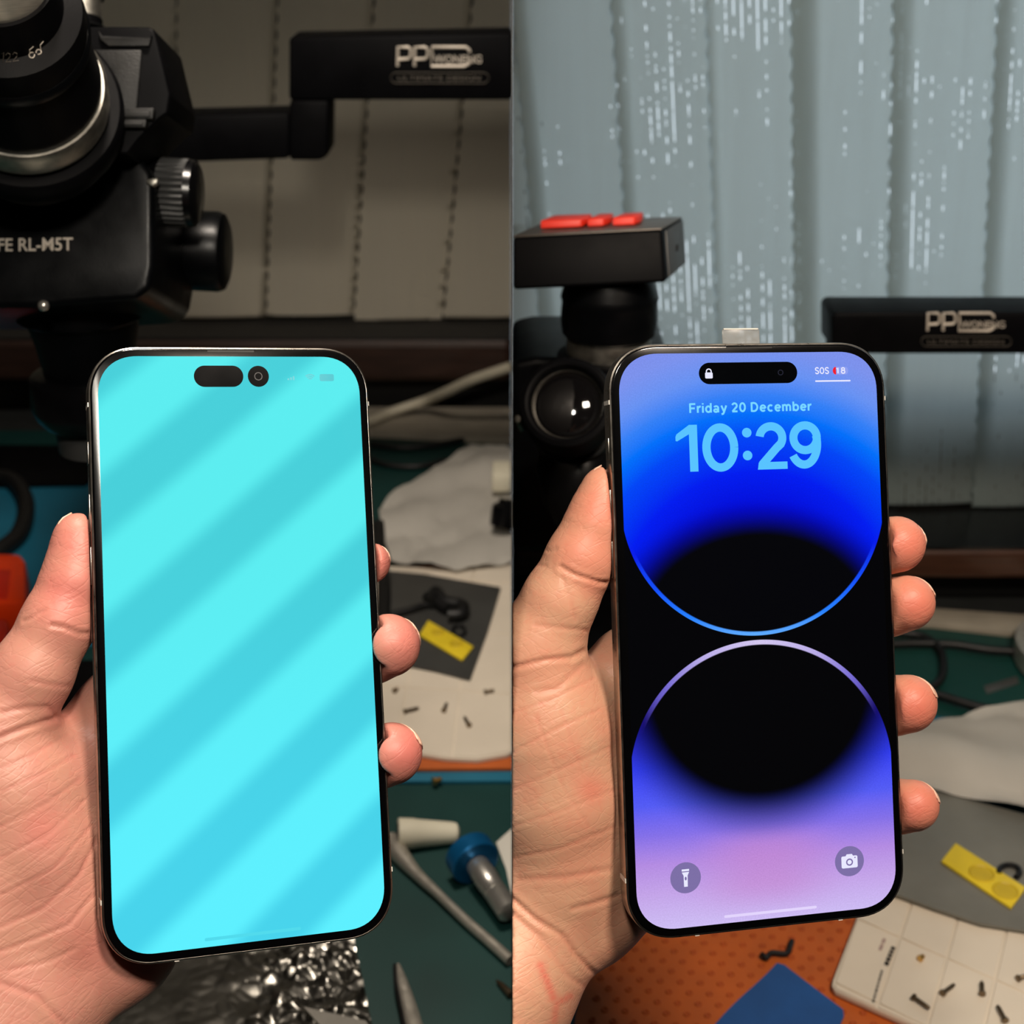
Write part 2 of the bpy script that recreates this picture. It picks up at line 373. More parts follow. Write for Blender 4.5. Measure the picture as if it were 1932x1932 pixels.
# ------------------------------------------------------------------ phones: pose from their four corners
PW, PH, PT = 0.0776, 0.1607, 0.00785
def rodr(r):
    r = Vector(r); return Matrix.Rotation(r.length, 3, r.normalized())
def homog(src, dst):
    A = []
    for (x, y), (u, v) in zip(src, dst):
        A.append([x, y, 1, 0, 0, 0, -u * x, -u * y, -u]); A.append([0, 0, 0, x, y, 1, -v * x, -v * y, -v])
    return np.linalg.svd(np.array(A))[2][-1].reshape(3, 3)
CAMR = Matrix((Vector((1, 0, 0)), UP, -FW)).transposed()
class Pose:
    def __init__(s, r, t, corners):
        Rw = CAMR @ rodr(r); s.M = Matrix.Translation(CP + CAMR @ (Vector(t) * 0.001)) @ Rw.to_4x4(); s.Mi = s.M.inverted()
        w, h = PW / 2, PH / 2
        loc = [s.at(px, py, 0)[:2] for px, py in corners]
        s.H = homog([(-w, h), (w, h), (w, -h), (-w, -h)], loc); s.Hi = np.linalg.inv(s.H)
    def at(s, px, py, dz):
        """local point where the sight line through a pixel meets the plane dz in front of the glass"""
        o = s.Mi @ CP; d = s.Mi.to_3x3() @ ray(px, py); return o + d * ((dz - o.z) / d.z)
    def warp(s, bm):
        for v in bm.verts:
            q = s.H @ np.array([v.co.x, v.co.y, 1.0]); v.co.x = q[0] / q[2]; v.co.y = q[1] / q[2]
        return bm
    def px(s, P):
        """pixels of an (n,3) array of local points"""
        m = np.array(s.M); w = P @ m[:3, :3].T + m[:3, 3] - np.array(CP)
        d = w @ np.array(FW); return np.stack([MID + FOC * w[:, 0] / d, MID - FOC * (w @ np.array(UP)) / d], 1)
POSE_L = Pose((-0.1080, 0.3673, 0.0396), (-71.84, -35.07, -375.99), [(163, 652.5), (691.5, 655.5), (747.5, 1764), (194, 1832)])
POSE_R = Pose((0.0147, 0.1486, 0.0416), (67.225, -34.058, -383.577), [(1146, 649), (1667.5, 644.7), (1710.5, 1724), (1185, 1781.5)])
mm = 0.001
def rr(w, h, r, z, n=14, cx=0, cy=0, p=2.25):
    out = []
    for qx, qy, a0 in ((1, 1, 0), (-1, 1, 90), (-1, -1, 180), (1, -1, 270)):
        for k in range(n + 1):
            a = R(a0 + 90 * k / n); c, s_ = math.cos(a), math.sin(a)
            f = (abs(c) ** p + abs(s_) ** p) ** (-1 / p)
            out.append(Vector((cx + qx * (w / 2 - r) + r * c * f, cy + qy * (h / 2 - r) + r * s_ * f, z)))
    return out
def loops(ls, cap0=False, cap1=False):
    bm = bmesh.new(); V = [[bm.verts.new(p) for p in l] for l in ls]; n = len(V[0])
    for A, B in zip(V, V[1:]):
        for i in range(n): bm.faces.new((A[i], A[(i + 1) % n], B[(i + 1) % n], B[i]))
    if cap0: bm.faces.new(V[0][::-1])
    if cap1: bm.faces.new(V[-1])
    return bm
def disc(cx, cy, r, z, n=32, rx=None): return loops([[Vector((cx + (rx or r) * math.cos(2 * math.pi * k / n), cy + r * math.sin(2 * math.pi * k / n), z)) for k in range(n)]], cap1=True)
def plate(pts, z): return loops([[Vector((x, y, z)) for x, y in pts]], cap1=True)
def ring(cx, cy, r0, r1, z, a0=0, a1=360, n=32):
    bm = bmesh.new(); v = []
    for k in range(n + 1):
        a = R(a0 + (a1 - a0) * k / n); v.append((bm.verts.new((cx + r0 * math.cos(a), cy + r0 * math.sin(a), z)), bm.verts.new((cx + r1 * math.cos(a), cy + r1 * math.sin(a), z))))
    for a, b in zip(v, v[1:]): bm.faces.new((a[0], a[1], b[1], b[0]))
    return bm
M['frame'] = pm('polished_steel_band', (170, 164, 156), 0.30, 1.0, var=0.1, scale=300)
M['bezel'] = pm('black_cover_glass', (4, 4, 5), 0.12, var=0.05, coat=0.3, rvar=0.03)
M['antenna'] = pm('antenna_plastic', (208, 204, 196), 0.5)
M['slot'] = pm('black_mesh', (3, 3, 3), 0.6); M['sensor'] = pm('sensor_glass', (3, 4, 6), 0.1, coat=0.6, rvar=0.03)
M['back'] = pm('phone_back_glass', (40, 38, 44), 0.3)

def cmix(nt, f, a, b, mode='MIX'):
    n = nt.nodes.new('ShaderNodeMix'); n.data_type = 'RGBA'; n.blend_type = mode
    if isinstance(f, V): nt.links.new(f.k, n.inputs[0])
    else: n.inputs[0].default_value = f
    for s_, x in ((n.inputs[6], a), (n.inputs[7], b)):
        if isinstance(x, tuple): s_.default_value = x
        else: nt.links.new(x, s_)
    return n.outputs[2]
def screen_mat(name):
    m, nt, p = newmat(name); p.inputs['Base Color'].default_value = (0.001, 0.001, 0.0015, 1); p.inputs['Roughness'].default_value = 0.06; p.inputs['Specular IOR Level'].default_value = 0.35
    p.inputs['Emission Strength'].default_value = 1
    tc = nt.nodes.new('ShaderNodeTexCoord'); sp = nt.nodes.new('ShaderNodeSeparateXYZ'); nt.links.new(tc.outputs['Object'], sp.inputs[0])
    return m, nt, p, V(nt, sp.outputs[0]) * 1000, V(nt, sp.outputs[1]) * 1000
# left screen: plain cyan with the slanting dim bands of its refresh
mA, nt, p, x, y = screen_mat('cyan_screen')
A3 = np.linalg.solve(np.array([[-35.5, 37.0, 1], [-37.6, -38.8, 1], [35.6, 22.3, 1]]), np.array([0, 2, 2.0]))
ph = x * float(A3[0]) + y * float(A3[1]) + float(A3[2])
band = (ph * (2 * math.pi)).op('COSINE').ss(-0.55, 0.75)
low = y.ss(40, -75)
col = cmix(nt, band, cmix(nt, low, srgb(92, 237, 240), srgb(94, 240, 255)), cmix(nt, low, srgb(72, 208, 218), srgb(72, 212, 236)))
nt.links.new(col, p.inputs['Emission Color']); M['screen_l'] = mA
# right screen: two facing domes of blue and violet light on black
mB, nt, p, x, y = screen_mat('wallpaper_screen')
def dist(cx, cy): return ((x - cx).pw(2) + (y - cy).pw(2)).pw(0.5)
CU, CL, RD = 37.6, -38.0, 37.2
dU = dist(0.2, CU); dL = dist(-0.2, CL)
mU = y.ss(CU - 0.05, CU + 0.05).max((RD - dU).ss(-0.08, 0.1))
mL = y.ss(CL + 0.05, CL - 0.05).max((RD - dL).ss(-0.08, 0.1))
qU = ((x * (1 / 37.0)).pw(2) + (((y - 4).max(0.0)) * (1 / 28.0)).pw(2)).pw(0.5)
gU = qU.ss(0.84, 1.22)
rU = (RD - dU).ss(1.25, 0.85) * y.ss(30, 20)
dd = dist(0, 5)
cU = dd.ramp(25, 85, [(30, (0, 8, 215)), (40, (0, 28, 240)), (50, (0, 70, 246)), (56, (0, 112, 250)), (61, (52, 128, 246)), (67, (104, 146, 242)), (74, (124, 146, 236)), (82, (128, 142, 232))])
crU = y.ramp(0, 30, [(0.3, (96, 172, 255)), (6, (40, 130, 255)), (14, (20, 80, 250)), (24, (10, 30, 235))])
# (ramp positions run bottom to top of the upper dome)
colU = cmix(nt, rU, cmix(nt, gU, (0.0006, 0.0008, 0.0015, 1), cU), crU)
qL = ((x * (1 / 37.0)).pw(2) + (((-12.0 - y).max(0.0)) * (1 / 36.5)).pw(2)).pw(0.5)
gL = qL.ss(0.82, 1.24)
rL = (RD - dL).ss(1.45, 1.1) * y.ss(-26, -14)
cL0 = y.ramp(-80, -15, [(-78, (206, 190, 244)), (-68, (196, 164, 232)), (-60, (180, 140, 226)), (-52, (132, 112, 232)), (-44, (84, 92, 244)), (-34, (52, 64, 244)), (-20, (30, 20, 190))])
pk = x.abs().ss(26, 2) * y.ss(-50, -58) * y.ss(-78, -66)
cL = cmix(nt, pk * 0.6, cL0, srgb(196, 134, 206))
crL = x.abs().ramp(0, 36, [(0, (212, 200, 240)), (16, (186, 172, 232)), (26, (120, 108, 210)), (33, (40, 24, 150))])
colL = cmix(nt, rL, cmix(nt, gL, (0.0006, 0.0007, 0.001, 1), cL), crL)
gr = nt.nodes.new('ShaderNodeTexNoise'); gr.inputs['Scale'].default_value = 2500; gr.inputs['Detail'].default_value = 1
tcn = [n for n in nt.nodes if n.type == 'TEX_COORD'][0]; nt.links.new(tcn.outputs['Object'], gr.inputs['Vector'])
colS = cmix(nt, mL, cmix(nt, mU, (0.0005, 0.0006, 0.001, 1), colU), colL)
gs = V(nt, gr.outputs['Fac']) * 0.24 + 0.88
nt.links.new(gs.k, p.inputs['Emission Strength']); nt.links.new(colS, p.inputs['Emission Color']); M['screen_r'] = mB

def phone(pose, label, screen):
    t = bpy.data.objects.new('smartphone', None); t.empty_display_size = 0.02; C.objects.link(t); t.matrix_world = pose.M; tag(t, label, 'phone')
    def add(bm, name, mat, parent=None, ang=35):
        bmesh.ops.recalc_face_normals(bm, faces=bm.faces); pose.warp(bm)
        for f in bm.faces: f.smooth = True
        for e in bm.edges:
            if len(e.link_faces) == 2 and e.calc_face_angle(0) > R(ang): e.smooth = False
        me = bpy.data.meshes.new(name); bm.to_mesh(me); bm.free()
        return link(name, me, mat, parent or t)
    w, h, r = PW, PH, 0.0136
    L = lambda i, z: rr(w - 2 * i * mm, h - 2 * i * mm, r - i * mm, z * mm)
    fr = add(loops([L(1.0, -0.55), L(.55, -.42), L(.2, -.6), L(.04, -1.0), L(0, -1.4), L(0, -6.5), L(.04, -6.9), L(.25, -7.3), L(.8, -7.5), L(1.3, -7.45)]), 'steel_frame', M['frame'])
    add(loops([L(.75, -7.4), L(1.0, -7.75), L(1.5, -7.85)], True, True), 'back_glass', M['back'])
    add(loops([L(.62, -.7), L(.62, -.35), L(.8, -.12), L(1.15, 0)], True, True), 'cover_glass', M['bezel'])
    add(loops([rr(72.2 * mm, 155.2 * mm, 10.9 * mm, 0.02 * mm)], cap1=True), 'display', screen)
    for sx, yy in ((-1, 64.6), (1, 64.4), (-1, -63.8), (1, -63.2)):
        b = box((sx * 38.9 * mm - .5 * mm, yy * mm - .55 * mm, -6.9 * mm), (sx * 38.9 * mm + .14 * mm if sx > 0 else sx * 38.9 * mm + .5 * mm, yy * mm + .55 * mm, -.45 * mm))
        b.free(); x0, x1 = sorted((sx * 38.2 * mm, sx * 38.86 * mm))
        add(box((x0, (yy - .6) * mm, -6.6 * mm), (x1, (yy + .6) * mm, -.62 * mm)), 'antenna_band', M['antenna'])
    for sx in (-1, 1): add(box(((sx * 20 - .6) * mm, -80.41 * mm, -6.6 * mm), ((sx * 20 + .6) * mm, -79.6 * mm, -.62 * mm)), 'antenna_band', M['antenna'])
    for y0, y1 in ((49, 55), (31, 41), (17, 27)): add(box((-39.0 * mm, y0 * mm, -5.6 * mm), (-38.6 * mm, y1 * mm, -2.4 * mm), .12 * mm), 'side_button', M['frame'])
    add(box((38.6 * mm, 20 * mm, -5.6 * mm), (39.0 * mm, 37 * mm, -2.4 * mm), .12 * mm), 'side_button', M['frame'])
    add(loops([rr(13 * mm, .5 * mm, .24 * mm, .03 * mm, 4, 0, 79.05 * mm)], cap1=True), 'earpiece_slot', M['slot'])
    return t, add
ZT = 0.045 * mm
phL, addL = phone(POSE_L, 'smartphone lit with a plain cyan screen held over the green mat', M['screen_l'])
addL(loops([rr(13.6 * mm, 5.9 * mm, 2.94 * mm, ZT, 10, -3.6 * mm, 72.1 * mm, 2)], cap1=True), 'sensor_cutout', M['sensor'])
cc = addL(disc(7.4 * mm, 72.08 * mm, 2.95 * mm, ZT), 'camera_cutout', M['sensor'])
addL(ring(7.4 * mm, 72.08 * mm, .9 * mm, 1.15 * mm, ZT * 1.3), 'lens_ring', pm('lens_ring_dark', (26, 28, 36), 0.2), cc)
M['ghost'] = emit('faint_status_marks', (70, 196, 206))
gx = []
for k, hh in ((0, .5), (1, .8), (2, 1.1)): gx.append(plate([((15.6 + k * .75) * mm, 71 * mm), ((16.05 + k * .75) * mm, 71 * mm), ((16.05 + k * .75) * mm, (71 + hh) * mm), ((15.6 + k * .75) * mm, (71 + hh) * mm)], ZT))
addL(join(*gx), 'signal_mark', M['ghost'])
addL(join(*[ring(22 * mm, 70.8 * mm, a * mm, (a + .32) * mm, ZT, 45, 135, 10) for a in (.5, 1.05, 1.6)]), 'wifi_mark', M['ghost'])
addL(loops([rr(4.1 * mm, 2.0 * mm, .5 * mm, ZT, 4, 26.8 * mm, 71.7 * mm)], cap1=True), 'battery_mark', M['ghost'])
addL(loops([rr(25.5 * mm, .8 * mm, .38 * mm, ZT, 4, 0, -75.7 * mm)], cap1=True), 'home_bar', emit('home_bar_cyan', (78, 218, 236)))

phR, addR = phone(POSE_R, 'smartphone showing a blue and violet lock screen over the orange mat', M['screen_r'])
isl = addR(loops([rr(27.6 * mm, 5.95 * mm, 2.96 * mm, ZT, 10, -.45 * mm, 72 * mm, 2)], cap1=True), 'sensor_island', M['sensor'])
WH = emit('screen_white', (232, 232, 255)); LB = emit('screen_pale_blue', (118, 214, 255)); LBC = emit('screen_clock_blue', (84, 194, 255)); RED = emit('screen_red', (236, 20, 44)); GRB = emit('battery_track', (140, 158, 240))
T2 = 0.07 * mm
addR(join(loops([rr(2.1 * mm, 1.65 * mm, .32 * mm, T2, 4, -11.5 * mm, 71.45 * mm)], cap1=True), ring(-11.5 * mm, 72.55 * mm, .5 * mm, .82 * mm, T2, 0, 180, 14), plate([(-12.32 * mm, 72.2 * mm), (-12.0 * mm, 72.2 * mm), (-12.0 * mm, 72.56 * mm), (-12.32 * mm, 72.56 * mm)], T2), plate([(-11.0 * mm, 72.2 * mm), (-10.68 * mm, 72.2 * mm), (-10.68 * mm, 72.56 * mm), (-11.0 * mm, 72.56 * mm)], T2)), 'lock_icon', WH, isl)
addR(ring(8.6 * mm, 72 * mm, .55 * mm, .8 * mm, T2), 'lens_ring', pm('lens_ring_blue', (22, 26, 44), 0.2), isl)
def ptext(s, size, cx, cy, width, bold, mat, name, z=ZT):
    bm = text_bm(s, size * mm, Vector(((cx - width / 2) * mm, cy * mm, z)), (1, 0, 0), (0, 1, 0), 0.004 * mm, bold, width=width * mm)
    return addR(bm, name, mat)

def stroke(pts, w, z=ZT):
    out = []; P = [Vector((a, b, 0)) for a, b in pts]; bm = bmesh.new(); prev = None
    for i, q in enumerate(P):
        d = (P[min(i + 1, len(P) - 1)] - P[max(i - 1, 0)]).normalized(); n_ = Vector((-d.y, d.x, 0)) * w / 2
        k = 1.0
        if 0 < i < len(P) - 1:
            d1 = (P[i] - P[i - 1]).normalized(); k = 1 / max(.5, abs(d1.dot(d)))
        a = bm.verts.new(((q + n_ * k) * mm) + Vector((0, 0, z))); b = bm.verts.new(((q - n_ * k) * mm) + Vector((0, 0, z)))
        if prev: bm.faces.new((prev[0], prev[1], b, a))
        prev = (a, b)
    return bm
def arc(cx, cy, rx, ry, a0, a1, n=28): return [(cx + rx * math.cos(R(a0 + (a1 - a0) * k / n)), cy + ry * math.sin(R(a0 + (a1 - a0) * k / n))) for k in range(n + 1)]

def glyph(ch):
    A_ = lambda cx, cy, rx, ry, a0, a1, n=14: arc(cx, cy, rx, ry, a0, a1, n)
    return {'F': ([[(.07, 0), (.07, 1)], [(.07, .93), (.58, .93)], [(.07, .48), (.52, .48)]], .68), 'r': ([[(.07, 0), (.07, .72)], A_(.36, .36, .29, .30, 170, 88, 8)], .44), 'i': ([[(.07, 0), (.07, .72)], [(.07, .86), (.07, 1.0)]], .25),
            'd': ([A_(.30, .36, .23, .30, 0, 360, 24), [(.54, 0), (.54, 1)]], .73), 'b': ([A_(.31, .36, .23, .30, 0, 360, 24), [(.07, 0), (.07, 1)]], .70), 'a': ([A_(.24, .2, .17, .145, 0, 360, 18), A_(.27, .47, .2, .19, 155, 0, 12) + [(.47, .3), (.47, 0)]], .66),
            'y': ([[(.07, .72), (.31, .06)], [(.55, .72), (.30, .0), (.22, -.16), (.06, -.19)]], .66), '2': ([A_(.29, .68, .22, .25, 165, -30, 14) + [(.07, .07)], [(.05, .07), (.56, .07)]], .70), '0': ([A_(.31, .5, .24, .43, 0, 360, 28)], .73), ' ': ([], .30),
            'D': ([[(.07, 0), (.07, 1)], [(.07, .93), (.28, .93)] + A_(.28, .5, .35, .43, 88, -88, 18) + [(.28, .07), (.07, .07)]], .82), 'e': ([A_(.31, .36, .24, .30, 0, 318, 22), [(.07, .37), (.55, .37)]], .70), 'c': ([A_(.31, .36, .24, .30, 48, 312, 18)], .66),
            'm': ([[(.07, 0), (.07, .72)], A_(.25, .44, .18, .22, 165, 0, 10) + [(.43, 0)], A_(.61, .44, .18, .22, 165, 0, 10) + [(.79, 0)]], .99)}[ch]
pen, strokes_ = 0, []
for ch in 'Friday 20 December':
    g_, w_ = glyph(ch)
    strokes_ += [[(a + pen, c) for a, c in q] for q in g_]; pen += w_ + .055
kk_ = 34.6 / pen
addR(join(*[stroke([(-17.2 + a * kk_, 61.25 + c * 2.6) for a, c in q], .52) for q in strokes_]), 'date_text', LB)
S_ = lambda x0, y0, w, h: [(x0 + w * (.5 + .5 * a), y0 + h * (.5 + .5 * c)) for a, c in ((.85, .62), (.45, .95), (-.35, .95), (-.82, .62), (-.7, .2), (0, .02), (.72, -.2), (.86, -.6), (.4, -.95), (-.4, -.95), (-.88, -.6))]
addR(join(stroke(S_(18.5, 71.5, 1.05, 1.75), .3), stroke(arc(20.45, 72.38, .52, .82, 0, 360, 20), .3), stroke(S_(21.35, 71.5, 1.05, 1.75), .3)), 'status_text', WH)
addR(loops([rr(4.2 * mm, 2.15 * mm, .95 * mm, ZT, 6, 25.9 * mm, 72.3 * mm)], cap1=True), 'battery_track', GRB)
addR(plate([(25.0 * mm + .95 * mm * math.cos(a) - .5 * mm, 72.3 * mm + 1.1 * mm * math.sin(a)) for a in np.linspace(R(90), R(270), 12)], T2 * .9), 'battery_level', RED)
addR(join(stroke([(25.05, 71.55), (25.05, 73.1), (24.6, 72.8)], .36, T2), stroke(arc(26.55, 72.75, .42, .36, 0, 360, 16), .32, T2), stroke(arc(26.55, 71.98, .5, .44, 0, 360, 16), .32, T2)), 'battery_text', WH)
addR(loops([rr(10.2 * mm, .42 * mm, .2 * mm, ZT, 4, 23.5 * mm, 69.45 * mm)], cap1=True), 'status_bar', WH)
# clock figures: strokes with round ends
y0, y1 = 45.2, 58.0; sw = 2.28
def rend(cx, cy): return disc(cx * mm, cy * mm, .35 * mm, ZT, 10)
addR(join(stroke([(-16.45, y0), (-16.45, y1)], sw), plate([(q[0] * mm, q[1] * mm) for q in ((-17.5, y1), (-21.0, y1 - 2.5), (-21.3, y1 - 3.2), (-21.3, y1 - 4.3), (-20.9, y1 - 4.45), (-17.5, y1 - 2.5))], ZT)), 'clock_digit', LBC)
addR(stroke(arc(-9.05, (y0 + y1) / 2, 3.85, 5.5, 0, 360, 48), sw), 'clock_digit', LBC)
addR(join(disc(-1.55 * mm, 55.5 * mm, 1.33 * mm, ZT), disc(-1.55 * mm, 49.2 * mm, 1.33 * mm, ZT)), 'clock_colon', LBC)
addR(stroke(arc(5.2, 53.9, 3.2, 3.2, 172, -32) + [(6.6, 51.0), (2.5, 46.6)], sw), 'clock_digit', LBC)
addR(plate([(q[0] * mm, q[1] * mm) for q in ((1.2, 45.2), (9.6, 45.2), (9.6, 47.25), (4.4, 47.25), (3.3, 48.9), (1.5, 47.1))], ZT * 1.15), 'clock_digit_foot', LBC)
addR(join(stroke(arc(14.9, 53.7, 3.35, 3.45, 0, 360, 40), sw), stroke(arc(14.45, 52.1, 3.82, 5.85, 22, -146, 34), sw)), 'clock_digit', LBC)
BT = emit('screen_button_violet', (124, 110, 166))
for cx, cy, nm in ((-22.8, -64.3, 'torch_button'), (22.9, -64.2, 'camera_button')):
    b = addR(disc(cx * mm, cy * mm, 4.15 * mm, ZT, 40), nm, BT)
    if nm == 'torch_button':
        P = [(-1, 2.3), (1, 2.3), (1, 1.75), (-1, 1.75)]; P2 = [(-1, 1.5), (1, 1.5), (.55, .6), (.5, -2.4), (-.5, -2.4), (-.55, .6)]
        q = join(plate([((cx + a) * mm, (cy + c) * mm) for a, c in P], T2), plate([((cx + a) * mm, (cy + c) * mm) for a, c in P2], T2))
        ic = addR(q, 'torch_icon', WH, b); addR(disc(cx * mm, (cy - .2) * mm, .5 * mm, T2 * 1.3, 16, .28 * mm), 'icon_dot', BT, ic)
    else:
        ic = addR(join(loops([rr(4.6 * mm, 3.3 * mm, .45 * mm, T2, 5, cx * mm, (cy - .2) * mm)], cap1=True), plate([((cx + a) * mm, (cy + c) * mm) for a, c in ((-1.1, 1.4), (-.75, 1.95), (.75, 1.95), (1.1, 1.4))], T2)), 'camera_icon', WH, b)
        addR(join(ring(cx * mm, (cy - .25) * mm, .62 * mm, 1.0 * mm, T2 * 1.3), disc((cx + 1.6) * mm, (cy + .9) * mm, .2 * mm, T2 * 1.3, 10)), 'icon_ring', BT, ic)
addR(loops([rr(25.8 * mm, .75 * mm, .36 * mm, ZT, 4, .2 * mm, -75.8 * mm)], cap1=True), 'home_bar', emit('home_bar_violet', (226, 212, 252)))
mt, nt, p = newmat('clear_tab'); p.inputs['Base Color'].default_value = (.3, .29, .27, 1); p.inputs['Roughness'].default_value = 0.25; p.inputs['Alpha'].default_value = 0.35
tb = addR(box((-5.4 * mm, 79.9 * mm, -7.0 * mm), (5.3 * mm, 84.9 * mm, -6.3 * mm), .3 * mm), 'pull_tab', mt)
addR(box((-5.0 * mm, 84.75 * mm, -6.95 * mm), (4.9 * mm, 85.15 * mm, -6.25 * mm), .12 * mm), 'tab_edge', M['antenna'], tb)

# ------------------------------------------------------------------ hands
def smin(a, b, k):
    h = np.clip(0.5 + 0.5 * (b - a) / k, 0, 1); return b + (a - b) * h - k * h * (1 - h)
class Field:
    def __init__(s, lo, hi, st):
        s.lo = np.array(lo, np.float32); s.st = st; s.n = tuple(int((b - a) / st) + 1 for a, b in zip(lo, hi))
        s.ax = [s.lo[i] + st * np.arange(s.n[i], dtype=np.float32) for i in range(3)]
    def new(s): return np.full(s.n, 40.0, np.float32)
    def cone(s, f, a, b, ra, rb, k):
        a = np.array(a, np.float32); b = np.array(b, np.float32); m = max(ra, rb) + 3 + 1.5 * k
        sl = []
        for i in range(3):
            i0 = int(max(0, (min(a[i], b[i]) - m - s.lo[i]) // s.st)); i1 = int(min(s.n[i], (max(a[i], b[i]) + m - s.lo[i]) // s.st + 2))
            if i1 <= i0: return
            sl.append(slice(i0, i1))
        sl = tuple(sl); X_ = s.ax[0][sl[0]][:, None, None]; Y_ = s.ax[1][sl[1]][None, :, None]; Z_ = s.ax[2][sl[2]][None, None, :]
        ba = b - a; L2 = float(ba @ ba) or 1e-6
        h = np.clip(((X_ - a[0]) * ba[0] + (Y_ - a[1]) * ba[1] + (Z_ - a[2]) * ba[2]) / L2, 0, 1)
        d = np.sqrt((X_ - a[0] - h * ba[0]) ** 2 + (Y_ - a[1] - h * ba[1]) ** 2 + (Z_ - a[2] - h * ba[2]) ** 2) - (ra + (rb - ra) * h)
        f[sl] = smin(f[sl], d, k)
    def mesh(s, f):
        """surface nets"""
        f = f.copy(); f[0], f[-1], f[:, 0], f[:, -1], f[:, :, 0], f[:, :, -1] = 5, 5, 5, 5, 5, 5
        ins = f < 0; n = s.n; cs = tuple(k - 1 for k in n)
        cnt = np.zeros(cs, np.int8)
        off = [(i, j, k) for i in (0, 1) for j in (0, 1) for k in (0, 1)]
        g = lambda A, o: A[o[0]:o[0] + cs[0], o[1]:o[1] + cs[1], o[2]:o[2] + cs[2]]
        for o in off: cnt += g(ins, o)
        act = (cnt > 0) & (cnt < 8); idx = np.argwhere(act); vid = np.full(cs, -1, np.int32); vid[act] = np.arange(len(idx))
        acc = np.zeros((len(idx), 3)); num = np.zeros(len(idx))
        val = {o: f[idx[:, 0] + o[0], idx[:, 1] + o[1], idx[:, 2] + o[2]].astype(np.float64) for o in off}
        for a in off:
            for d in range(3):
                if a[d]: continue
                b = list(a); b[d] = 1; b = tuple(b); va, vb = val[a], val[b]; c = (va < 0) != (vb < 0)
                t = np.where(c, va / np.where(c, va - vb, 1), 0); pt = np.array(a, float)[None, :] + t[:, None] * (np.array(b) - np.array(a))[None, :]
                acc[c] += pt[c]; num[c] += 1
        V_ = s.lo + s.st * (idx + acc / num[:, None]); F = []
        for d in range(3):
            e1, e2 = [(1, 2), (2, 0), (0, 1)][d]
            sl0 = [slice(1, -1)] * 3; sl0[d] = slice(0, n[d] - 1); sl1 = list(sl0); sl1[d] = slice(1, n[d])
            c = np.argwhere(ins[tuple(sl0)] != ins[tuple(sl1)]); b0 = c.copy()
            for q in range(3):
                if q != d: b0[:, q] += 1
            io = ins[b0[:, 0], b0[:, 1], b0[:, 2]]
            def vv(a, b):
                q = b0.copy(); q[:, e1] -= a; q[:, e2] -= b; return vid[q[:, 0], q[:, 1], q[:, 2]]
            Q = np.stack([vv(1, 1), vv(0, 1), vv(0, 0), vv(1, 0)], 1); Q[~io] = Q[~io][:, ::-1]; F.append(Q)
        return V_, np.concatenate(F)
def seg_dist(P, pl):
    d = np.full(len(P), 1e9)
    for a, b in zip(pl, pl[1:]):
        a = np.array(a, float); b = np.array(b, float); ba = b - a
        h = np.clip((P - a) @ ba / (ba @ ba), 0, 1); d = np.minimum(d, np.hypot(*(P - a - h[:, None] * ba).T))
    return d
def skin_mat(name, base, red, pale, ang):
    m, nt, p = newmat(name); N = nt.nodes; L = nt.links
    tc = N.new('ShaderNodeTexCoord'); at = N.new('ShaderNodeAttribute'); at.attribute_name = 'red'
    n1 = N.new('ShaderNodeTexNoise'); n1.inputs['Scale'].default_value = 90; n1.inputs['Detail'].default_value = 5; L.new(tc.outputs['Object'], n1.inputs['Vector'])
    f = V(nt, n1.outputs['Fac']).ss(0.35, 0.7)
    c = cmix(nt, f, srgb(*base), srgb(*pale)); fr = V(nt, at.outputs['Fac']).op('MULTIPLY', 1.0, clamp=True); c = cmix(nt, fr, c, srgb(*red))
    n4 = N.new('ShaderNodeTexNoise'); n4.inputs['Scale'].default_value = 500; n4.inputs['Detail'].default_value = 3; L.new(tc.outputs['Object'], n4.inputs['Vector'])
    c = cmix(nt, V(nt, n4.outputs['Fac']).ss(.5, .8) * 0.18, c, srgb(*red))
    L.new(c, p.inputs['Base Color']); p.inputs['Roughness'].default_value = 0.46; p.inputs['Specular IOR Level'].default_value = 0.4
    p.inputs['Subsurface Weight'].default_value = 0.14; p.inputs['Subsurface Radius'].default_value = (1, .35, .2); p.inputs['Subsurface Scale'].default_value = 0.004
    # fine lines of the skin: two crossing sets of creases and the ridges
    hs = None
    for a, sc, dis, w, st in ((ang, 42, 5.0, 1.0, (1, .16, .5)), (ang + 62, 34, 6.0, .5, (1, .2, .5))):
        mp = N.new('ShaderNodeMapping'); mp.vector_type = 'POINT'; mp.inputs['Rotation'].default_value = (0, 0, R(a)); L.new(tc.outputs['Object'], mp.inputs[0])
        m2 = N.new('ShaderNodeMapping'); m2.inputs['Scale'].default_value = st; L.new(mp.outputs[0], m2.inputs[0])
        w_ = N.new('ShaderNodeTexNoise'); w_.inputs['Scale'].default_value = sc * 9; w_.inputs['Detail'].default_value = 2.5; w_.inputs['Distortion'].default_value = .25; L.new(m2.outputs[0], w_.inputs['Vector'])
        e = ((V(nt, w_.outputs['Fac']) - .5).abs()).ss(0.0, 0.05) * w; hs = e if hs is None else hs + e
    n3 = N.new('ShaderNodeTexNoise'); n3.inputs['Scale'].default_value = 1500; n3.inputs['Detail'].default_value = 2; L.new(tc.outputs['Object'], n3.inputs['Vector'])
    hs = hs + V(nt, n3.outputs['Fac']) * 0.5
    b = N.new('ShaderNodeBump'); b.inputs['Strength'].default_value = 0.17; b.inputs['Distance'].default_value = 0.0003; L.new(hs.k, b.inputs['Height']); L.new(b.outputs[0], p.inputs['Normal'])
    return m
nail_m = pm('fingernail', (226, 182, 160), 0.3, var=0.06, coat=0.3)
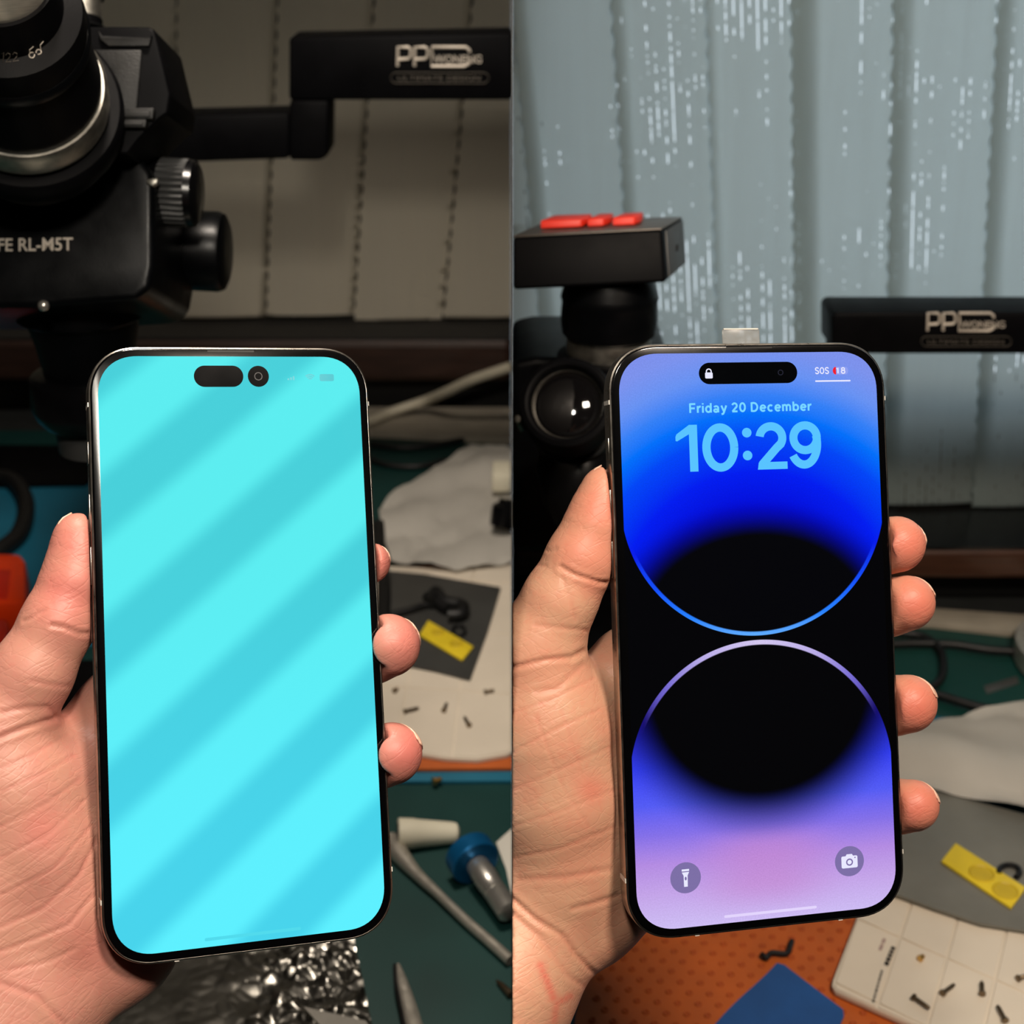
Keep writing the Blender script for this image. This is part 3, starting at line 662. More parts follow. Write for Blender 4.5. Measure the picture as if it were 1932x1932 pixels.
def hand(pose, label, fingers, palm, thumb, creases, reds, nails, clip_right, mat, hint):
    t = bpy.data.objects.new('person', None); t.empty_display_size = 0.03; C.objects.link(t); t.matrix_world = pose.M; tag(t, label, 'person')
    st = 0.65; F = Field((-128, -172, -56), (62, 62, 26), st)
    def chain(ch, k, f):
        P = [np.array(pose.at(a, b, c * mm)) * 1000 for a, b, c, r in ch]
        for i in range(len(ch) - 1): F.cone(f, P[i], P[i + 1], ch[i][3], ch[i + 1][3], k)
        return P
    body = F.new()
    for ch in palm: chain(ch, 7.0, body)
    th = F.new(); tp = chain(thumb, 3.0, th); body = smin(body, th, 5.0)
    fg = F.new(); tips = []
    for ch in fingers:
        one = F.new(); tips.append(chain(ch, 2.0, one)); fg = smin(fg, one, 0.9)
    body = smin(body, fg, 6.0)
    # the phone's volume is kept free: flesh lies flat against it
    X_ = F.ax[0][:, None, None]; Y_ = F.ax[1][None, :, None]; Z_ = F.ax[2][None, None, :]
    hi = pose.Hi; dn = hi[2, 0] * X_ * mm + hi[2, 1] * Y_ * mm + hi[2, 2]
    Xw = (hi[0, 0] * X_ * mm + hi[0, 1] * Y_ * mm + hi[0, 2]) / dn * 1000; Yw = (hi[1, 0] * X_ * mm + hi[1, 1] * Y_ * mm + hi[1, 2]) / dn * 1000
    qx = np.abs(Xw) - (39.35 - 13.6); qy = np.abs(Yw) - (80.9 - 13.6)
    d2 = np.sqrt(np.maximum(qx, 0) ** 2 + np.maximum(qy, 0) ** 2) + np.minimum(np.maximum(qx, qy), 0) - 13.6
    bx = np.maximum(d2, np.abs(Z_ + 3.9) - 4.35)
    k = 1.2; bx = -bx; h_ = np.clip(0.5 - 0.5 * (bx - body) / k, 0, 1); body = bx + (body - bx) * h_ + k * h_ * (1 - h_)
    if clip_right:
        n_ = pose.Mi.to_3x3() @ Vector((1, 0, 0)); o_ = (pose.Mi @ Vector((0.0001, 0, 0))) * 1000
        body = np.maximum(body, -((X_ - o_.x) * n_.x + (Y_ - o_.y) * n_.y + (Z_ - o_.z) * n_.z))
    Vt, Fc = F.mesh(body)
    # normals, creases
    def normals(Vt):
        a, b, c = Vt[Fc[:, 0]], Vt[Fc[:, 1]], Vt[Fc[:, 2]]; fn = np.cross(b - a, c - a); nn = np.zeros_like(Vt)
        for q in range(4): np.add.at(nn, Fc[:, q], fn)
        return nn / (np.linalg.norm(nn, axis=1, keepdims=True) + 1e-12)
    nn = normals(Vt); Pp = pose.px(Vt * mm); o = np.array(pose.Mi @ CP) * 1000; vd = o - Vt; vd /= np.linalg.norm(vd, axis=1, keepdims=True)
    fac = np.clip(((nn * vd).sum(1) - 0.05) * 3, 0, 1)
    near = Vt[:, 2] > -22
    dep = np.zeros(len(Vt)); red = np.zeros(len(Vt))
    for pl, amp, wid in creases:
        d = seg_dist(Pp, pl); g_ = np.exp(-(d / wid) ** 2); wid = wid * .8; amp = amp * .62; g_ = np.exp(-(d / wid) ** 2); dep += amp * g_ - 0.2 * amp * np.exp(-((d - 2.2 * wid) / (1.2 * wid)) ** 2); red = np.maximum(red, 0.16 * np.exp(-(d / (wid * 1.1)) ** 2))
    for cx, cy, rad, amt in reds:
        red = np.maximum(red, amt * np.exp(-((Pp[:, 0] - cx) ** 2 + (Pp[:, 1] - cy) ** 2) / rad ** 2))
    Vt = Vt - nn * (dep * fac * near)[:, None]
    me = bpy.data.meshes.new('hand'); me.vertices.add(len(Vt)); me.vertices.foreach_set('co', (Vt * mm).astype(np.float32).ravel())
    me.loops.add(Fc.size); me.loops.foreach_set('vertex_index', Fc.astype(np.int32).ravel()); me.polygons.add(len(Fc))
    me.polygons.foreach_set('loop_start', np.arange(0, Fc.size, 4, dtype=np.int32)); me.polygons.foreach_set('loop_total', np.full(len(Fc), 4, np.int32))
    me.polygons.foreach_set('use_smooth', np.ones(len(Fc), bool)); me.update(calc_edges=True); me.validate()
    a = me.attributes.new('red', 'FLOAT', 'POINT'); a.data.foreach_set('value', red.astype(np.float32))
    ho = link('hand', me, mat, t)
    # nails
    for which, N_, R_, tmax, wide, back in nails:
        P = tp if which == 't' else tips[which]; A = Vector(P[0] - P[1]) if which == 't' else Vector(P[-1] - P[-2]); tip = Vector(P[0] if which == 't' else P[-1])
        A.normalize(); Nn = Vector(N_); Nn = (Nn - A * Nn.dot(A)).normalized(); T = A.cross(Nn); bm = bmesh.new(); g = []
        for i in range(13):
            tt = -back + (back + tmax) * i / 12; row = []
            rs = math.sqrt(max(0.06, 1 - (max(tt, 0) / (R_ * 1.06)) ** 2)) if tt > 0 else 1
            wd = wide * (1 if i < 9 else math.sqrt(max(.05, 1 - ((i - 8) / 4.4) ** 2)))
            for j in range(9):
                aa = R(wd * (j / 4 - 1)); lift = -0.05 + 0.15 * max(0, tt / tmax)
                row.append(bm.verts.new((tip + A * tt + (Nn * math.cos(aa) + T * math.sin(aa)) * (R_ * rs + lift)) * mm))
            g.append(row)
        for r0, r1 in zip(g, g[1:]):
            for j in range(8): bm.faces.new((r0[j], r0[j + 1], r1[j + 1], r1[j]))
        bmesh.ops.recalc_face_normals(bm, faces=bm.faces)
        bmesh.ops.solidify(bm, geom=bm.faces[:], thickness=0.4 * mm)
        for f_ in bm.faces: f_.smooth = True
        me = bpy.data.meshes.new('fingernail'); bm.to_mesh(me); bm.free(); link('fingernail', me, nail_m, ho)
    return t
skL = skin_mat('skin_left', (188, 131, 116), (196, 102, 96), (188, 136, 118), 60)
skR = skin_mat('skin_right', (208, 150, 124), (212, 108, 92), (206, 158, 130), 68)
hand(POSE_L, 'left hand gripping the phone with the cyan screen, thumb along its edge',
     fingers=[[(230, 1340, -24, 11), (420, 1190, -24, 8.8), (590, 1115, -19, 8), (660, 1078, -11, 7.2), (697, 1062, -5.5, 5.9)],
              [(270, 1430, -26, 11), (450, 1310, -25, 9), (630, 1258, -19, 8.4), (700, 1232, -10, 8.6), (733, 1218, -5, 8.9)],
              [(300, 1530, -26, 11), (460, 1470, -25, 9), (640, 1445, -19, 8.4), (710, 1430, -10, 8.5), (738, 1422, -5.5, 8.7)],
              [(320, 1625, -26, 9), (500, 1590, -24, 7.6), (620, 1570, -21, 7), (680, 1555, -17, 6.5)]],
     palm=[[(-10, 1385, -15, 12.5), (18, 1480, -18, 17), (55, 1600, -20, 18), (95, 1720, -22, 18)], [(60, 1900, -22, 17), (225, 1782, -24, 14), (330, 1650, -27, 12), (320, 1625, -26, 9)],
           [(95, 1720, -24, 16), (300, 1530, -27, 11.5)], [(95, 1720, -24, 16), (270, 1430, -27, 11.5)], [(30, 1560, -24, 14), (230, 1340, -25, 11)],
           [(95, 1720, -23, 17), (20, 1900, -22, 20), (-130, 2120, -15, 25), (-420, 2500, 0, 30)], [(20, 1480, -20, 15), (-60, 1700, -22, 20), (-130, 2120, -15, 24)]],
     thumb=[(147, 1011, -6.5, 6.0), (148, 1040, -7, 7.0), (140, 1095, -7.5, 8.2), (112, 1172, -8.5, 9.3), (60, 1270, -10.5, 10.2), (-5, 1385, -15, 12.5)],
     creases=[([(98, 1180), (120, 1183), (150, 1195), (175, 1195)], .75, 5), ([(45, 1172), (62, 1165), (85, 1150)], .5, 4), ([(60, 1285), (95, 1292), (130, 1295)], .3, 6), ([(0, 1345), (50, 1335), (90, 1335), (108, 1352)], .5, 6), ([(-10, 1395), (50, 1372), (104, 1356)], 1.1, 6),
              ([(0, 1450), (60, 1425), (130, 1385)], .25, 4), ([(0, 1495), (80, 1460), (140, 1425)], .22, 4), ([(0, 1560), (90, 1515), (150, 1470)], .25, 4), ([(0, 1620), (90, 1575), (160, 1510)], .22, 4), ([(0, 1690), (100, 1640), (170, 1560)], .25, 4),
              ([(0, 1750), (80, 1715), (150, 1650), (185, 1580)], .35, 5), ([(0, 1795), (70, 1770), (130, 1745), (175, 1690)], .4, 5), ([(0, 1855), (70, 1880), (120, 1932)], .5, 7), ([(20, 1830), (90, 1815), (140, 1790)], .3, 5)],
     reds=[(140, 1030, 60, .5), (125, 1120, 70, .6), (730, 1060, 50, .6), (775, 1210, 70, .55), (770, 1420, 70, .7), (75, 1560, 40, .45), (170, 1790, 70, .3), (110, 1345, 30, .4)],
     nails=[('t', (-1, .25, -.3), 6.0, 6.2, 40, 8), (0, (.5, .2, -1), 5.9, 5.7, 40, 5), (1, (.5, .2, -1), 8.9, 8.6, 40, 5), (2, (.7, .6, -1), 8.7, 8.7, 40, 5)],
     clip_right=False, mat=skL, hint=None)
hand(POSE_R, 'left hand gripping the lock-screen phone above the orange mat, wrist creased',
     fingers=[[(1190, 1262, -24, 11), (1400, 1112, -24, 9), (1590, 1044, -18, 8.2), (1655, 1032, -10, 8.0), (1692, 1027, -5.5, 7.9)],
              [(1230, 1345, -26, 11), (1420, 1225, -25, 9), (1610, 1160, -19, 8.2), (1675, 1146, -10, 8.0), (1711, 1138, -5.5, 7.8)],
              [(1250, 1445, -26, 11), (1440, 1375, -25, 8.8), (1620, 1342, -19, 8.2), (1680, 1332, -10, 8.2), (1712, 1328, -5.5, 8.2)],
              [(1255, 1545, -26, 10), (1450, 1530, -24, 8), (1630, 1525, -19, 7.4), (1690, 1522, -10, 7.4), (1722, 1520, -5.5, 7.3)]],
     palm=[[(1012, 1228, -15, 12.5), (1028, 1370, -19, 18.5), (1046, 1500, -21, 19), (1056, 1620, -25, 18)], [(1000, 1790, -27, 15), (1108, 1722, -28, 14), (1240, 1640, -27, 11.5), (1255, 1545, -26, 10)],
           [(1060, 1650, -24, 15), (1250, 1445, -27, 11.5)], [(1050, 1560, -24, 15), (1230, 1345, -27, 11.5)], [(1040, 1450, -24, 14), (1190, 1262, -25, 11)],
           [(1056, 1620, -25, 17), (990, 1740, -27, 19)], [(985, 1770, -27, 18.5), (940, 1850, -23, 21.5), (860, 2010, -18, 24), (730, 2300, -8, 28)]],
     thumb=[(1139, 915, -6.5, 5.0), (1136, 940, -7, 6.6), (1126, 985, -7.5, 8.2), (1099, 1052, -8.5, 9.5), (1056, 1132, -10.5, 10.0), (1012, 1228, -15, 12.5)],
     creases=[([(1058, 1070), (1085, 1085), (1130, 1099), (1150, 1100)], .9, 5), ([(1020, 1030), (1035, 1040), (1050, 1035)], .4, 4), ([(1008, 1065), (1030, 1068)], .4, 4), ([(1060, 1090), (1075, 1130), (1085, 1170)], .25, 4), ([(1010, 1180), (1060, 1185), (1110, 1190)], .3, 5), ([(966, 1260), (1030, 1245), (1080, 1240), (1102, 1228)], .8, 6),
              ([(1010, 1305), (1050, 1300), (1100, 1255)], .35, 6), ([(966, 1345), (1040, 1320), (1120, 1280)], .2, 4), ([(966, 1420), (1060, 1370), (1130, 1340)], .28, 4), ([(966, 1490), (1050, 1455), (1150, 1410)], .2, 4), ([(966, 1560), (1060, 1530), (1160, 1490)], .2, 4), ([(1060, 1340), (1100, 1470)], .18, 4), ([(1010, 1350), (1060, 1480), (1110, 1560)], .16, 4),
              ([(966, 1620), (1060, 1600), (1160, 1560)], .22, 5), ([(980, 1660), (1070, 1655), (1150, 1640)], .35, 7), ([(1080, 1715), (1120, 1705), (1165, 1690)], .5, 6), ([(960, 1690), (1010, 1735), (1060, 1765), (1085, 1800), (1122, 1838)], .9, 6), ([(960, 1720), (1020, 1770), (1070, 1840), (1100, 1860)], .5, 7)],
     reds=[(1130, 960, 55, .6), (1110, 1040, 60, .5), (1715, 1030, 60, .75), (1730, 1140, 60, .75), (1730, 1330, 65, .8), (1735, 1520, 60, .75), (1116, 1490, 28, .5), (1120, 1100, 30, .3)] + [(1020 + 4 * k, 1822 + 10 * k, 8, .8) for k in range(7)] + [(1052 + 8 * k, 1892 - 4 * k, 7, .7) for k in range(4)] + [(1050 - k, 1895 + 8 * k, 7, .6) for k in range(5)],
     nails=[('t', (-1, .3, -.3), 5.0, 5.4, 42, 8), (0, (.5, .2, -1), 7.8, 7.5, 40, 5), (1, (.6, .6, -1), 7.8, 7.8, 42, 5), (2, (.6, .7, -1), 8.2, 8.4, 42, 5), (3, (.6, .4, -1), 7.3, 7.4, 42, 5)],
     clip_right=True, mat=skR, hint=None)

# PARTB
# ------------------------------------------------------------------ left bench
tag(slab('green_cutting_mat', [(-900, 812), (640, 812), (1000, 829), (1000, 2300), (-900, 2300)], 0.0001, 0.002, M['green_l'], side='L'), 'dark green rubber mat spread over the dim workbench', 'mat')
tag(slab('grey_plank', [(500, 768), (966, 768), (966, 828), (700, 814), (500, 812)], 0.0021, 0.008, M['board'], side='L'), 'grey flat strip lying along the back of the green mat under a white cable', 'strip')
tag(slab('blue_silicone_mat', [(-500, 885), (180, 885), (260, 1000), (330, 1300), (740, 1400), (1000, 1400), (1000, 1472), (500, 1475), (260, 1400), (196, 1215), (-500, 1230)], 0.0021, 0.0045, M['teal'], side='L'), 'blue silicone mat partly under the orange pad on the dim bench', 'mat')
tag(slab('orange_silicone_pad', [(600, 1075), (1000, 1060), (1000, 1448), (600, 1452)], 0.0046, 0.007, M['orange'], side='L'), 'orange pad showing as a strip under the curved white magnetic pad', 'pad')
def grid_pad(name, label, outline, side, o, a, b, na, nb, z0, z1, gap=0.0006):
    """magnetic sheet: backing plus a face of separate raised cells laid out on a lattice (o + i a + j b)"""
    t = thing(name, label, 'magnetic pad', (0, 0, z0)); 
    pts = clipx(outline, hi=LHI) if side == 'L' else clipx(outline, lo=RLO)
    w = [PZ(x, y, z1) for x, y in pts]
    fin(prism([Vector((p.x, p.y, z1 - .0006)) for p in w], (0, 0, z0 - z1 + .0006), .0006), 'backing', M['pad_edge'] if False else M['pad'], t)
    poly = [Vector((p.x, p.y)) for p in w]
    ce = sum(poly, Vector((0, 0))) / len(poly)
    poly = [ce + (q - ce) * 0.985 for q in poly]
    ar = sum(p.x * q.y - q.x * p.y for p, q in zip(poly, poly[1:] + poly[:1])); poly = poly if ar > 0 else poly[::-1]
    O, A, B = (Vector(PZ(*q, z1)[:2]) for q in (o, a, b)); A -= O; B -= O
    for i in range(na[0], na[1]):
        for j in range(nb[0], nb[1]):
            u, v = A.normalized() * gap, B.normalized() * gap
            q = [O + A * i + B * j + u + v, O + A * (i + 1) + B * j - u + v, O + A * (i + 1) + B * (j + 1) - u - v, O + A * i + B * (j + 1) + u - v]
            if sum(p.x * r.y - r.x * p.y for p, r in zip(q, q[1:] + q[:1])) < 0: q = q[::-1]
            for p0, p1 in zip(poly, poly[1:] + poly[:1]):       # clip the cell by the (convex) outline
                e = p1 - p0; out = []
                if e.length < 1e-7: continue
                for s0, s1 in zip(q, q[1:] + q[:1]):
                    d0 = e.x * (s0.y - p0.y) - e.y * (s0.x - p0.x); d1 = e.x * (s1.y - p0.y) - e.y * (s1.x - p0.x)
                    if d0 >= 0: out.append(s0)
                    if (d0 >= 0) != (d1 >= 0): out.append(s0 + (s1 - s0) * (d0 / (d0 - d1)))
                q = out
                if len(q) < 3: break
            if len(q) >= 3:
                a2 = abs(sum(p.x * r.y - r.x * p.y for p, r in zip(q, q[1:] + q[:1]))) / 2
                if a2 > 1.5e-5: fin(prism([Vector((p.x, p.y, z1)) for p in q], (0, 0, -.0006), .0002, 1), 'panel', M['pad'], t)
    return t
grid_pad('magnetic_pad', 'white gridded magnetic pad holding a few screws under the dark pouch', [(700, 1065), (860, 1070), (1050, 1040), (1000, 1395), (958, 1420), (900, 1430), (840, 1427), (780, 1418), (700, 1400)], 'L', (768, 1297), (868, 1303), (745, 1425), (-2, 4), (-3, 2), 0.0071, 0.011)
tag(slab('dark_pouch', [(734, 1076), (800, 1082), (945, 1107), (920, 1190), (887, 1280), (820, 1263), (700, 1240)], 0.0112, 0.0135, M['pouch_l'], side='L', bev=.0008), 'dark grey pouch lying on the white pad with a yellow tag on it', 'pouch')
tag(fin(join(tube([PZ(x, y, .0165) for x, y in ((735, 1160), (775, 1150), (812, 1140), (850, 1150))], .0022), tube([PZ(x, y, .0185) for x, y in ((812, 1138), (822, 1116), (838, 1134), (872, 1142), (870, 1158), (845, 1160))], .004), tube([PZ(x, y, .0175) for x, y in ((805, 1125), (845, 1150))], .0035)), 'flex_connector', M['cable_b']), 'small crumpled black ribbon connector on the dark pouch', 'connector')
def ytag(pts, z0, z1, cs, label, rr_):
    t = thing('yellow_tag', label, 'tag', PZ(*pts[0], z0)); w = [PZ(x, y, z1) for x, y in pts]
    fin(prism(w, (0, 0, z0 - z1), .0003), 'film', M['yellow'], t)
    for c in cs:
        fin(lathe(PZ(*c, z1) + Vector((0, 0, -.0001)), (0, 0, 1), [(0, rr_), (.0005, rr_), (.0007, rr_ * .93), (.0002, rr_ * .85), (.0002, .0001)], 24), 'button', M['yellow_dk'], t)
    return t
ytag([(808, 1170), (893, 1219), (872, 1245), (791, 1197)], .0137, .0152, [(826, 1193), (861, 1215)], 'yellow film tag with two round buttons lying on the dark pouch', .0042)
tag(fin(tube([PZ(866 + 12 * math.cos(a), 1190 + 9 * math.sin(a), .0148) for a in np.linspace(0, 5.6, 14)], .0012, 8), 'rubber_ring', M['cable_b']), 'small black ring behind the yellow tag on the dark pouch', 'ring')
def screw_at(name, label, px, py, z, ang, ln, r, mat, group=None):
    t = thing(name, label, 'screw', PZ(px, py, z), group); d = Vector((math.cos(R(ang)), math.sin(R(ang)), 0)); o = PZ(px, py, z) + Vector((0, 0, r * 1.5))
    fin(lathe(o, d, [(-ln / 2, r * 1.5), (-ln / 2 + r, r * 1.5), (-ln / 2 + r * 1.3, r)], 14), 'head', mat, t)
    fin(lathe(o, d, [(-ln / 2 + r, r)] + [x for k in range(6) for x in ((-ln / 2 + r + (ln - r) * (k + .3) / 6.5, r), (-ln / 2 + r + (ln - r) * (k + .6) / 6.5, r * .82))] + [(ln / 2, r * .7)], 12), 'shank', mat, t)
    return t
gS = 'loose screws on the dim magnetic pad'
for l, px, py, a, ln in (('dark screw lying slantwise left of centre on the dim white pad', 776, 1343, 25, .009), ('upright-lying dark screw in the middle cell of the dim white pad', 840, 1338, 80, .008), ('dark screw tilted in the pad cell nearest the orange strip', 881, 1365, 110, .009), ('short dark screw at the right edge of the dim white pad', 923, 1308, 20, .006), ('tiny pale screw on the dim white pad beside the phone edge', 747, 1305, 60, .004)):
    screw_at('screw', l, px, py, .0111, a, ln, .0010, M['screw'], gS)
screw_at('brass_nut', 'tiny brass piece on the green mat just below the orange strip', 825, 1478, .0046, 30, .005, .0014, M['brass'])
# paper bag behind the pad: a crumpled sheet
def crumple(name, pts, z0, zs, mat, side, amp, seed, n=26, thick=.0004, fold=None):
    r = np.random.default_rng(seed); pts = clipx(pts, hi=LHI) if side == 'L' else clipx(pts, lo=RLO)
    w = [PZ(x, y, z0) for x, y in pts]; bm = bmesh.new(); bm.faces.new([bm.verts.new(p) for p in w]); bmesh.ops.triangulate(bm, faces=bm.faces)
    for _ in range(4): bmesh.ops.subdivide_edges(bm, edges=[e for e in bm.edges if e.calc_length() > .008], cuts=1, use_grid_fill=True)
    bmesh.ops.triangulate(bm, faces=bm.faces)
    K = [(r.normal(0, 1, 2) * fr, r.uniform(0, 6.3), am) for fr, am in ((25, 1), (45, .6), (80, .35), (150, .15))]
    for v in bm.verts:
        q = sum(am * math.sin(k[0] * v.co.x + k[1] * v.co.y + ph_) for k, ph_, am in K) / 1.3
        h = (abs(q) ** .8) * amp
        v.co.z = z0 + h + (fold(v.co) if fold else 0)
    bmesh.ops.recalc_face_normals(bm, faces=bm.faces)
    bmesh.ops.solidify(bm, geom=bm.faces[:], thickness=thick)
    return fin(bm, name, mat, ang=70)
tag(crumple('paper_bag', [(715, 965), (745, 930), (890, 843), (1000, 850), (1000, 1058), (860, 1082), (738, 1064), (720, 1010)], .0117, 0, M['bag'], 'L', .0045, 3), 'crumpled whitish paper bag behind the white magnetic pad', 'bag')
tag(fin(box(PZ(928, 930, .018), PZ(964.5, 930, .018) + Vector((0, .03, .014)), .002), 'cream_box', M['cap']), 'little cream box on the whitish paper bag at the divider', 'box')
tag(fin(lathe(PZ(962, 968, .030) + Vector((-.004, 0, 0)), (0.25, .3, .9), [(-.010, .008), (0, .0095), (.004, .0095), (.007, .006), (.010, .006)], 20), 'black_plug', M['black_gloss']), 'small black plug on the whitish paper bag under the cream box', 'plug')
tag(fin(tube([PZ(x, y, z) for x, y, z in ((640, 812, .014), (700, 794, .014), (740, 777, .014), (800, 757, .022), (845, 738, .04), (890, 717, .055), (964.5, 692, .07))], .0042), 'white_cable', M['cable_w']), 'thick white cable rising over the grey strip to the sill', 'cable')
for pts, l in ((((700, 838), (760, 845), (830, 838), (880, 828)), 'thin black cable lying on the dark green mat under the grey strip'), (((700, 868), (735, 878), (790, 880), (842, 868)), 'second thin black cable nearer the paper bag on the green mat')):
    tag(fin(tube([PZ(x, y, .0045) for x, y in pts], .0024), 'black_cable', M['cable_b']), l, 'cable')
tag(fin(tube([PZ(x, y, .0155) for x, y in ((714, 985), (716, 1040), (724, 1100), (722, 1180), (715, 1240))], .0045, flat=.5), 'black_strap', M['cable_b']), 'black strap hanging beside the phone edge left of the dark pouch', 'strap')
tag(slab('shade_slab', [(-500, 835), (150, 840), (176, 850), (178, 900), (160, 912), (-500, 925)], .0046, .0075, M['black_soft'], side='L'), 'flat black slab standing in for shade under the microscope at the far left', 'dark slab')  # slab that puts the shade below the microscope in as black
tag(slab('shade_sheet', [(-60, 1245), (215, 1245), (300, 1330), (420, 1440), (380, 1560), (-60, 1560)], .0046, .0052, M['black_soft'], side='L'), 'black sheet standing in for shade on the green mat glimpsed between thumb and palm', 'sheet')  # sheet that blackens the shaded gap between thumb and palm
# tools on the green mat
c0 = PZ(750, 1573, .010); c1 = PZ(866, 1571, .0075); ax = c1 - c0; L0 = ax.length
t = thing('nozzle_cap', 'cream tapered plastic cap lying on the green mat beside the phone', 'cap', PZ(800, 1590, .0021))
fin(lathe(c0, ax, [(0, .0066), (.0005, .0078), (L0 * .28, .0074), (L0 * .3, .0071), (L0 * .88, .0054), (L0 * .96, .0048), (L0, .003)], 32), 'cap_body', M['cap'], t)
fin(lathe(c0 - ax.normalized() * .0002, ax, [(0, .0055), (.0006, .0055)], 24), 'cap_bore', M['slot'], t)
a0 = PZ(893, 1622, .0145); a1 = PZ(1000, 1780, .010); axd = (a1 - a0).normalized(); Lx = ((0 - .0006 - a0.x) / axd.x)
t = thing('screwdriver', 'steel precision screwdriver with a blue swivel cap pointing at the divider', 'screwdriver', PZ(900, 1640, .0021))
fin(lathe(a0 + axd * .004, axd, [(0, .0054), (.002, .0058), (.014, .0058), (.0145, .0055), (Lx * .5, .0055), (Lx * .5 + .0003, .0051), (Lx * .5 + .001, .0055), (Lx - .006, .0055), (Lx - .005, .0040)], 28), 'shaft', M['chrome'], t)
fin(lathe(a0 - axd * .006, axd, [(0, .0112), (.0008, .0122), (.0085, .0122), (.0092, .0116), (.0094, .006)], 36), 'swivel_cap', M['blue_metal'], t)
t = thing('steel_spudger', 'long thin steel pry tool running from phone corner to divider', 'tool', PZ(850, 1720, .0021))
P = [PZ(x, y, .0055) for x, y in ((735, 1586), (752, 1610), (785, 1648), (830, 1690), (880, 1738), (920, 1773), (963, 1812))]
fin(tube(P, .003, 14, radii=[.0050, .0050, .0031, .0024, .0024, .0025, .0026]), 'shaft', M['steel'], t)
t = thing('tweezers', 'dark steel tweezers standing up in front of the crinkled black film', 'tweezers', PZ(760, 1880, .0021))
for sx in (0, 1):
    q = [PZ(x + sx * 7, y, z) for x, y, z in ((744, 1818, .010 + .002 * sx), (752, 1850, .010 + .002 * sx), (766, 1900, .009 + .002 * sx), (790, 1990, .009 + .002 * sx))]
    fin(tube(q, .002, 12, radii=[.0006, .0022, .0031, .0040], flat=.45), 'arm', M['charcoal'] if sx == 0 else M['steel'], t)
t = thing('driver_bit', 'slender steel driver tip entering at the divider above the tweezers', 'screwdriver', PZ(950, 1865, .0021))
fin(tube([PZ(937, 1850, .0040), PZ(946, 1858, .0040), PZ(964.5, 1877, .0042)], .0015, 10, radii=[.0006, .0013, .0018], sm=False), 'bit', M['screw'], t)
tag(slab('white_card', [(936, 1589), (985, 1545), (1000, 1720), (966, 1692), (955, 1640)], .0021, .0026, M['paper'], side='L'), 'white paper corner beside the blue screwdriver cap', 'paper')
# crinkled black film at the very front: a fine sheet creased into many small facets
def film():
    from mathutils import noise
    cs = [PZ(x, y, .003) for x, y in ((140, 1758), (663, 1758), (714, 1995), (90, 1995))]; nu, nv = 190, 84
    bm = bmesh.new(); g = []
    for j in range(nv + 1):
        row = []
        for i in range(nu + 1):
            u, w_ = i / nu, j / nv; q = cs[0].lerp(cs[1], u).lerp(cs[3].lerp(cs[2], u), w_)
            k = max(0, min(1, (u - .35) / .42)); k = .10 + .90 * k * k
            a = noise.voronoi(Vector((q.x * 62, q.y * 62, 1.3)))[0][0]; b = noise.voronoi(Vector((q.x * 135, q.y * 135, 4.1)))[0]
            h = .0055 * a + .0036 * (b[1] - b[0]) + .0012 * noise.noise(Vector((q.x * 60, q.y * 60, 9)))
            row.append(bm.verts.new((q.x, q.y, .0026 + .0008 + k * max(0, h))))
        g.append(row)
    for r0, r1 in zip(g, g[1:]):
        for i in range(nu): bm.faces.new((r0[i], r0[i + 1], r1[i + 1], r1[i]))
    bmesh.ops.recalc_face_normals(bm, faces=bm.faces); bmesh.ops.solidify(bm, geom=bm.faces[:], thickness=.0002)
    return fin(bm, 'crinkled_film', M['foil'], ang=25)
tag(film(), 'sheet of crinkled shiny black film at the front of the dim bench', 'film')
tag(slab('grey_strip_tape', [(572, 1898), (600, 1905), (690, 1925), (720, 1975), (640, 1975)], .0092, .0098, M['grey_card'], side='L'), 'small grey strip lying on the crinkled black film at the front', 'strip')
# test clips at the far left
t = thing('test_clip', 'orange-red plastic test clip on the blue mat at the far left', 'clip', PZ(10, 1100, .0046))
zc = .030
fin(prism([PZ(x, y, zc) for x, y in ((-40, 1050), (-20, 1042), (38, 1044), (47, 1056), (49, 1125), (42, 1135), (-40, 1140))], (0, .002, -.024), .003), 'grip', M['clip'], t)
fin(prism([PZ(x, y, zc + .001) for x, y in ((-40, 1070), (20, 1075), (14, 1128), (-40, 1130))], (0, 0, -.002), .0006), 'rib', M['clip_r'], t)
tag(fin(tube([PZ(x, y, .012) for x, y in ((-60, 1148), (0, 1146), (48, 1158), (75, 1168))], .0055), 'black_cable', M['cable_b']), 'black cable running under the orange-red clip behind the thumb', 'cable')
t = thing('red_clip', 'red plastic test clip below the orange one at the far left', 'clip', PZ(0, 1200, .0046))
fin(prism([PZ(x, y, .026) for x, y in ((-50, 1168), (12, 1166), (16, 1185), (4, 1230), (-50, 1240))], (0, .002, -.020), .002), 'grip', M['clip_r'], t)
tag(fin(tube([PZ(x, y, .01) for x, y in ((-40, 900), (20, 905), (48, 945), (40, 1000), (5, 1035), (-50, 1060))], .0065), 'black_hose', M['cable_b']), 'thick black hose curving over the blue mat at the far left', 'cable')

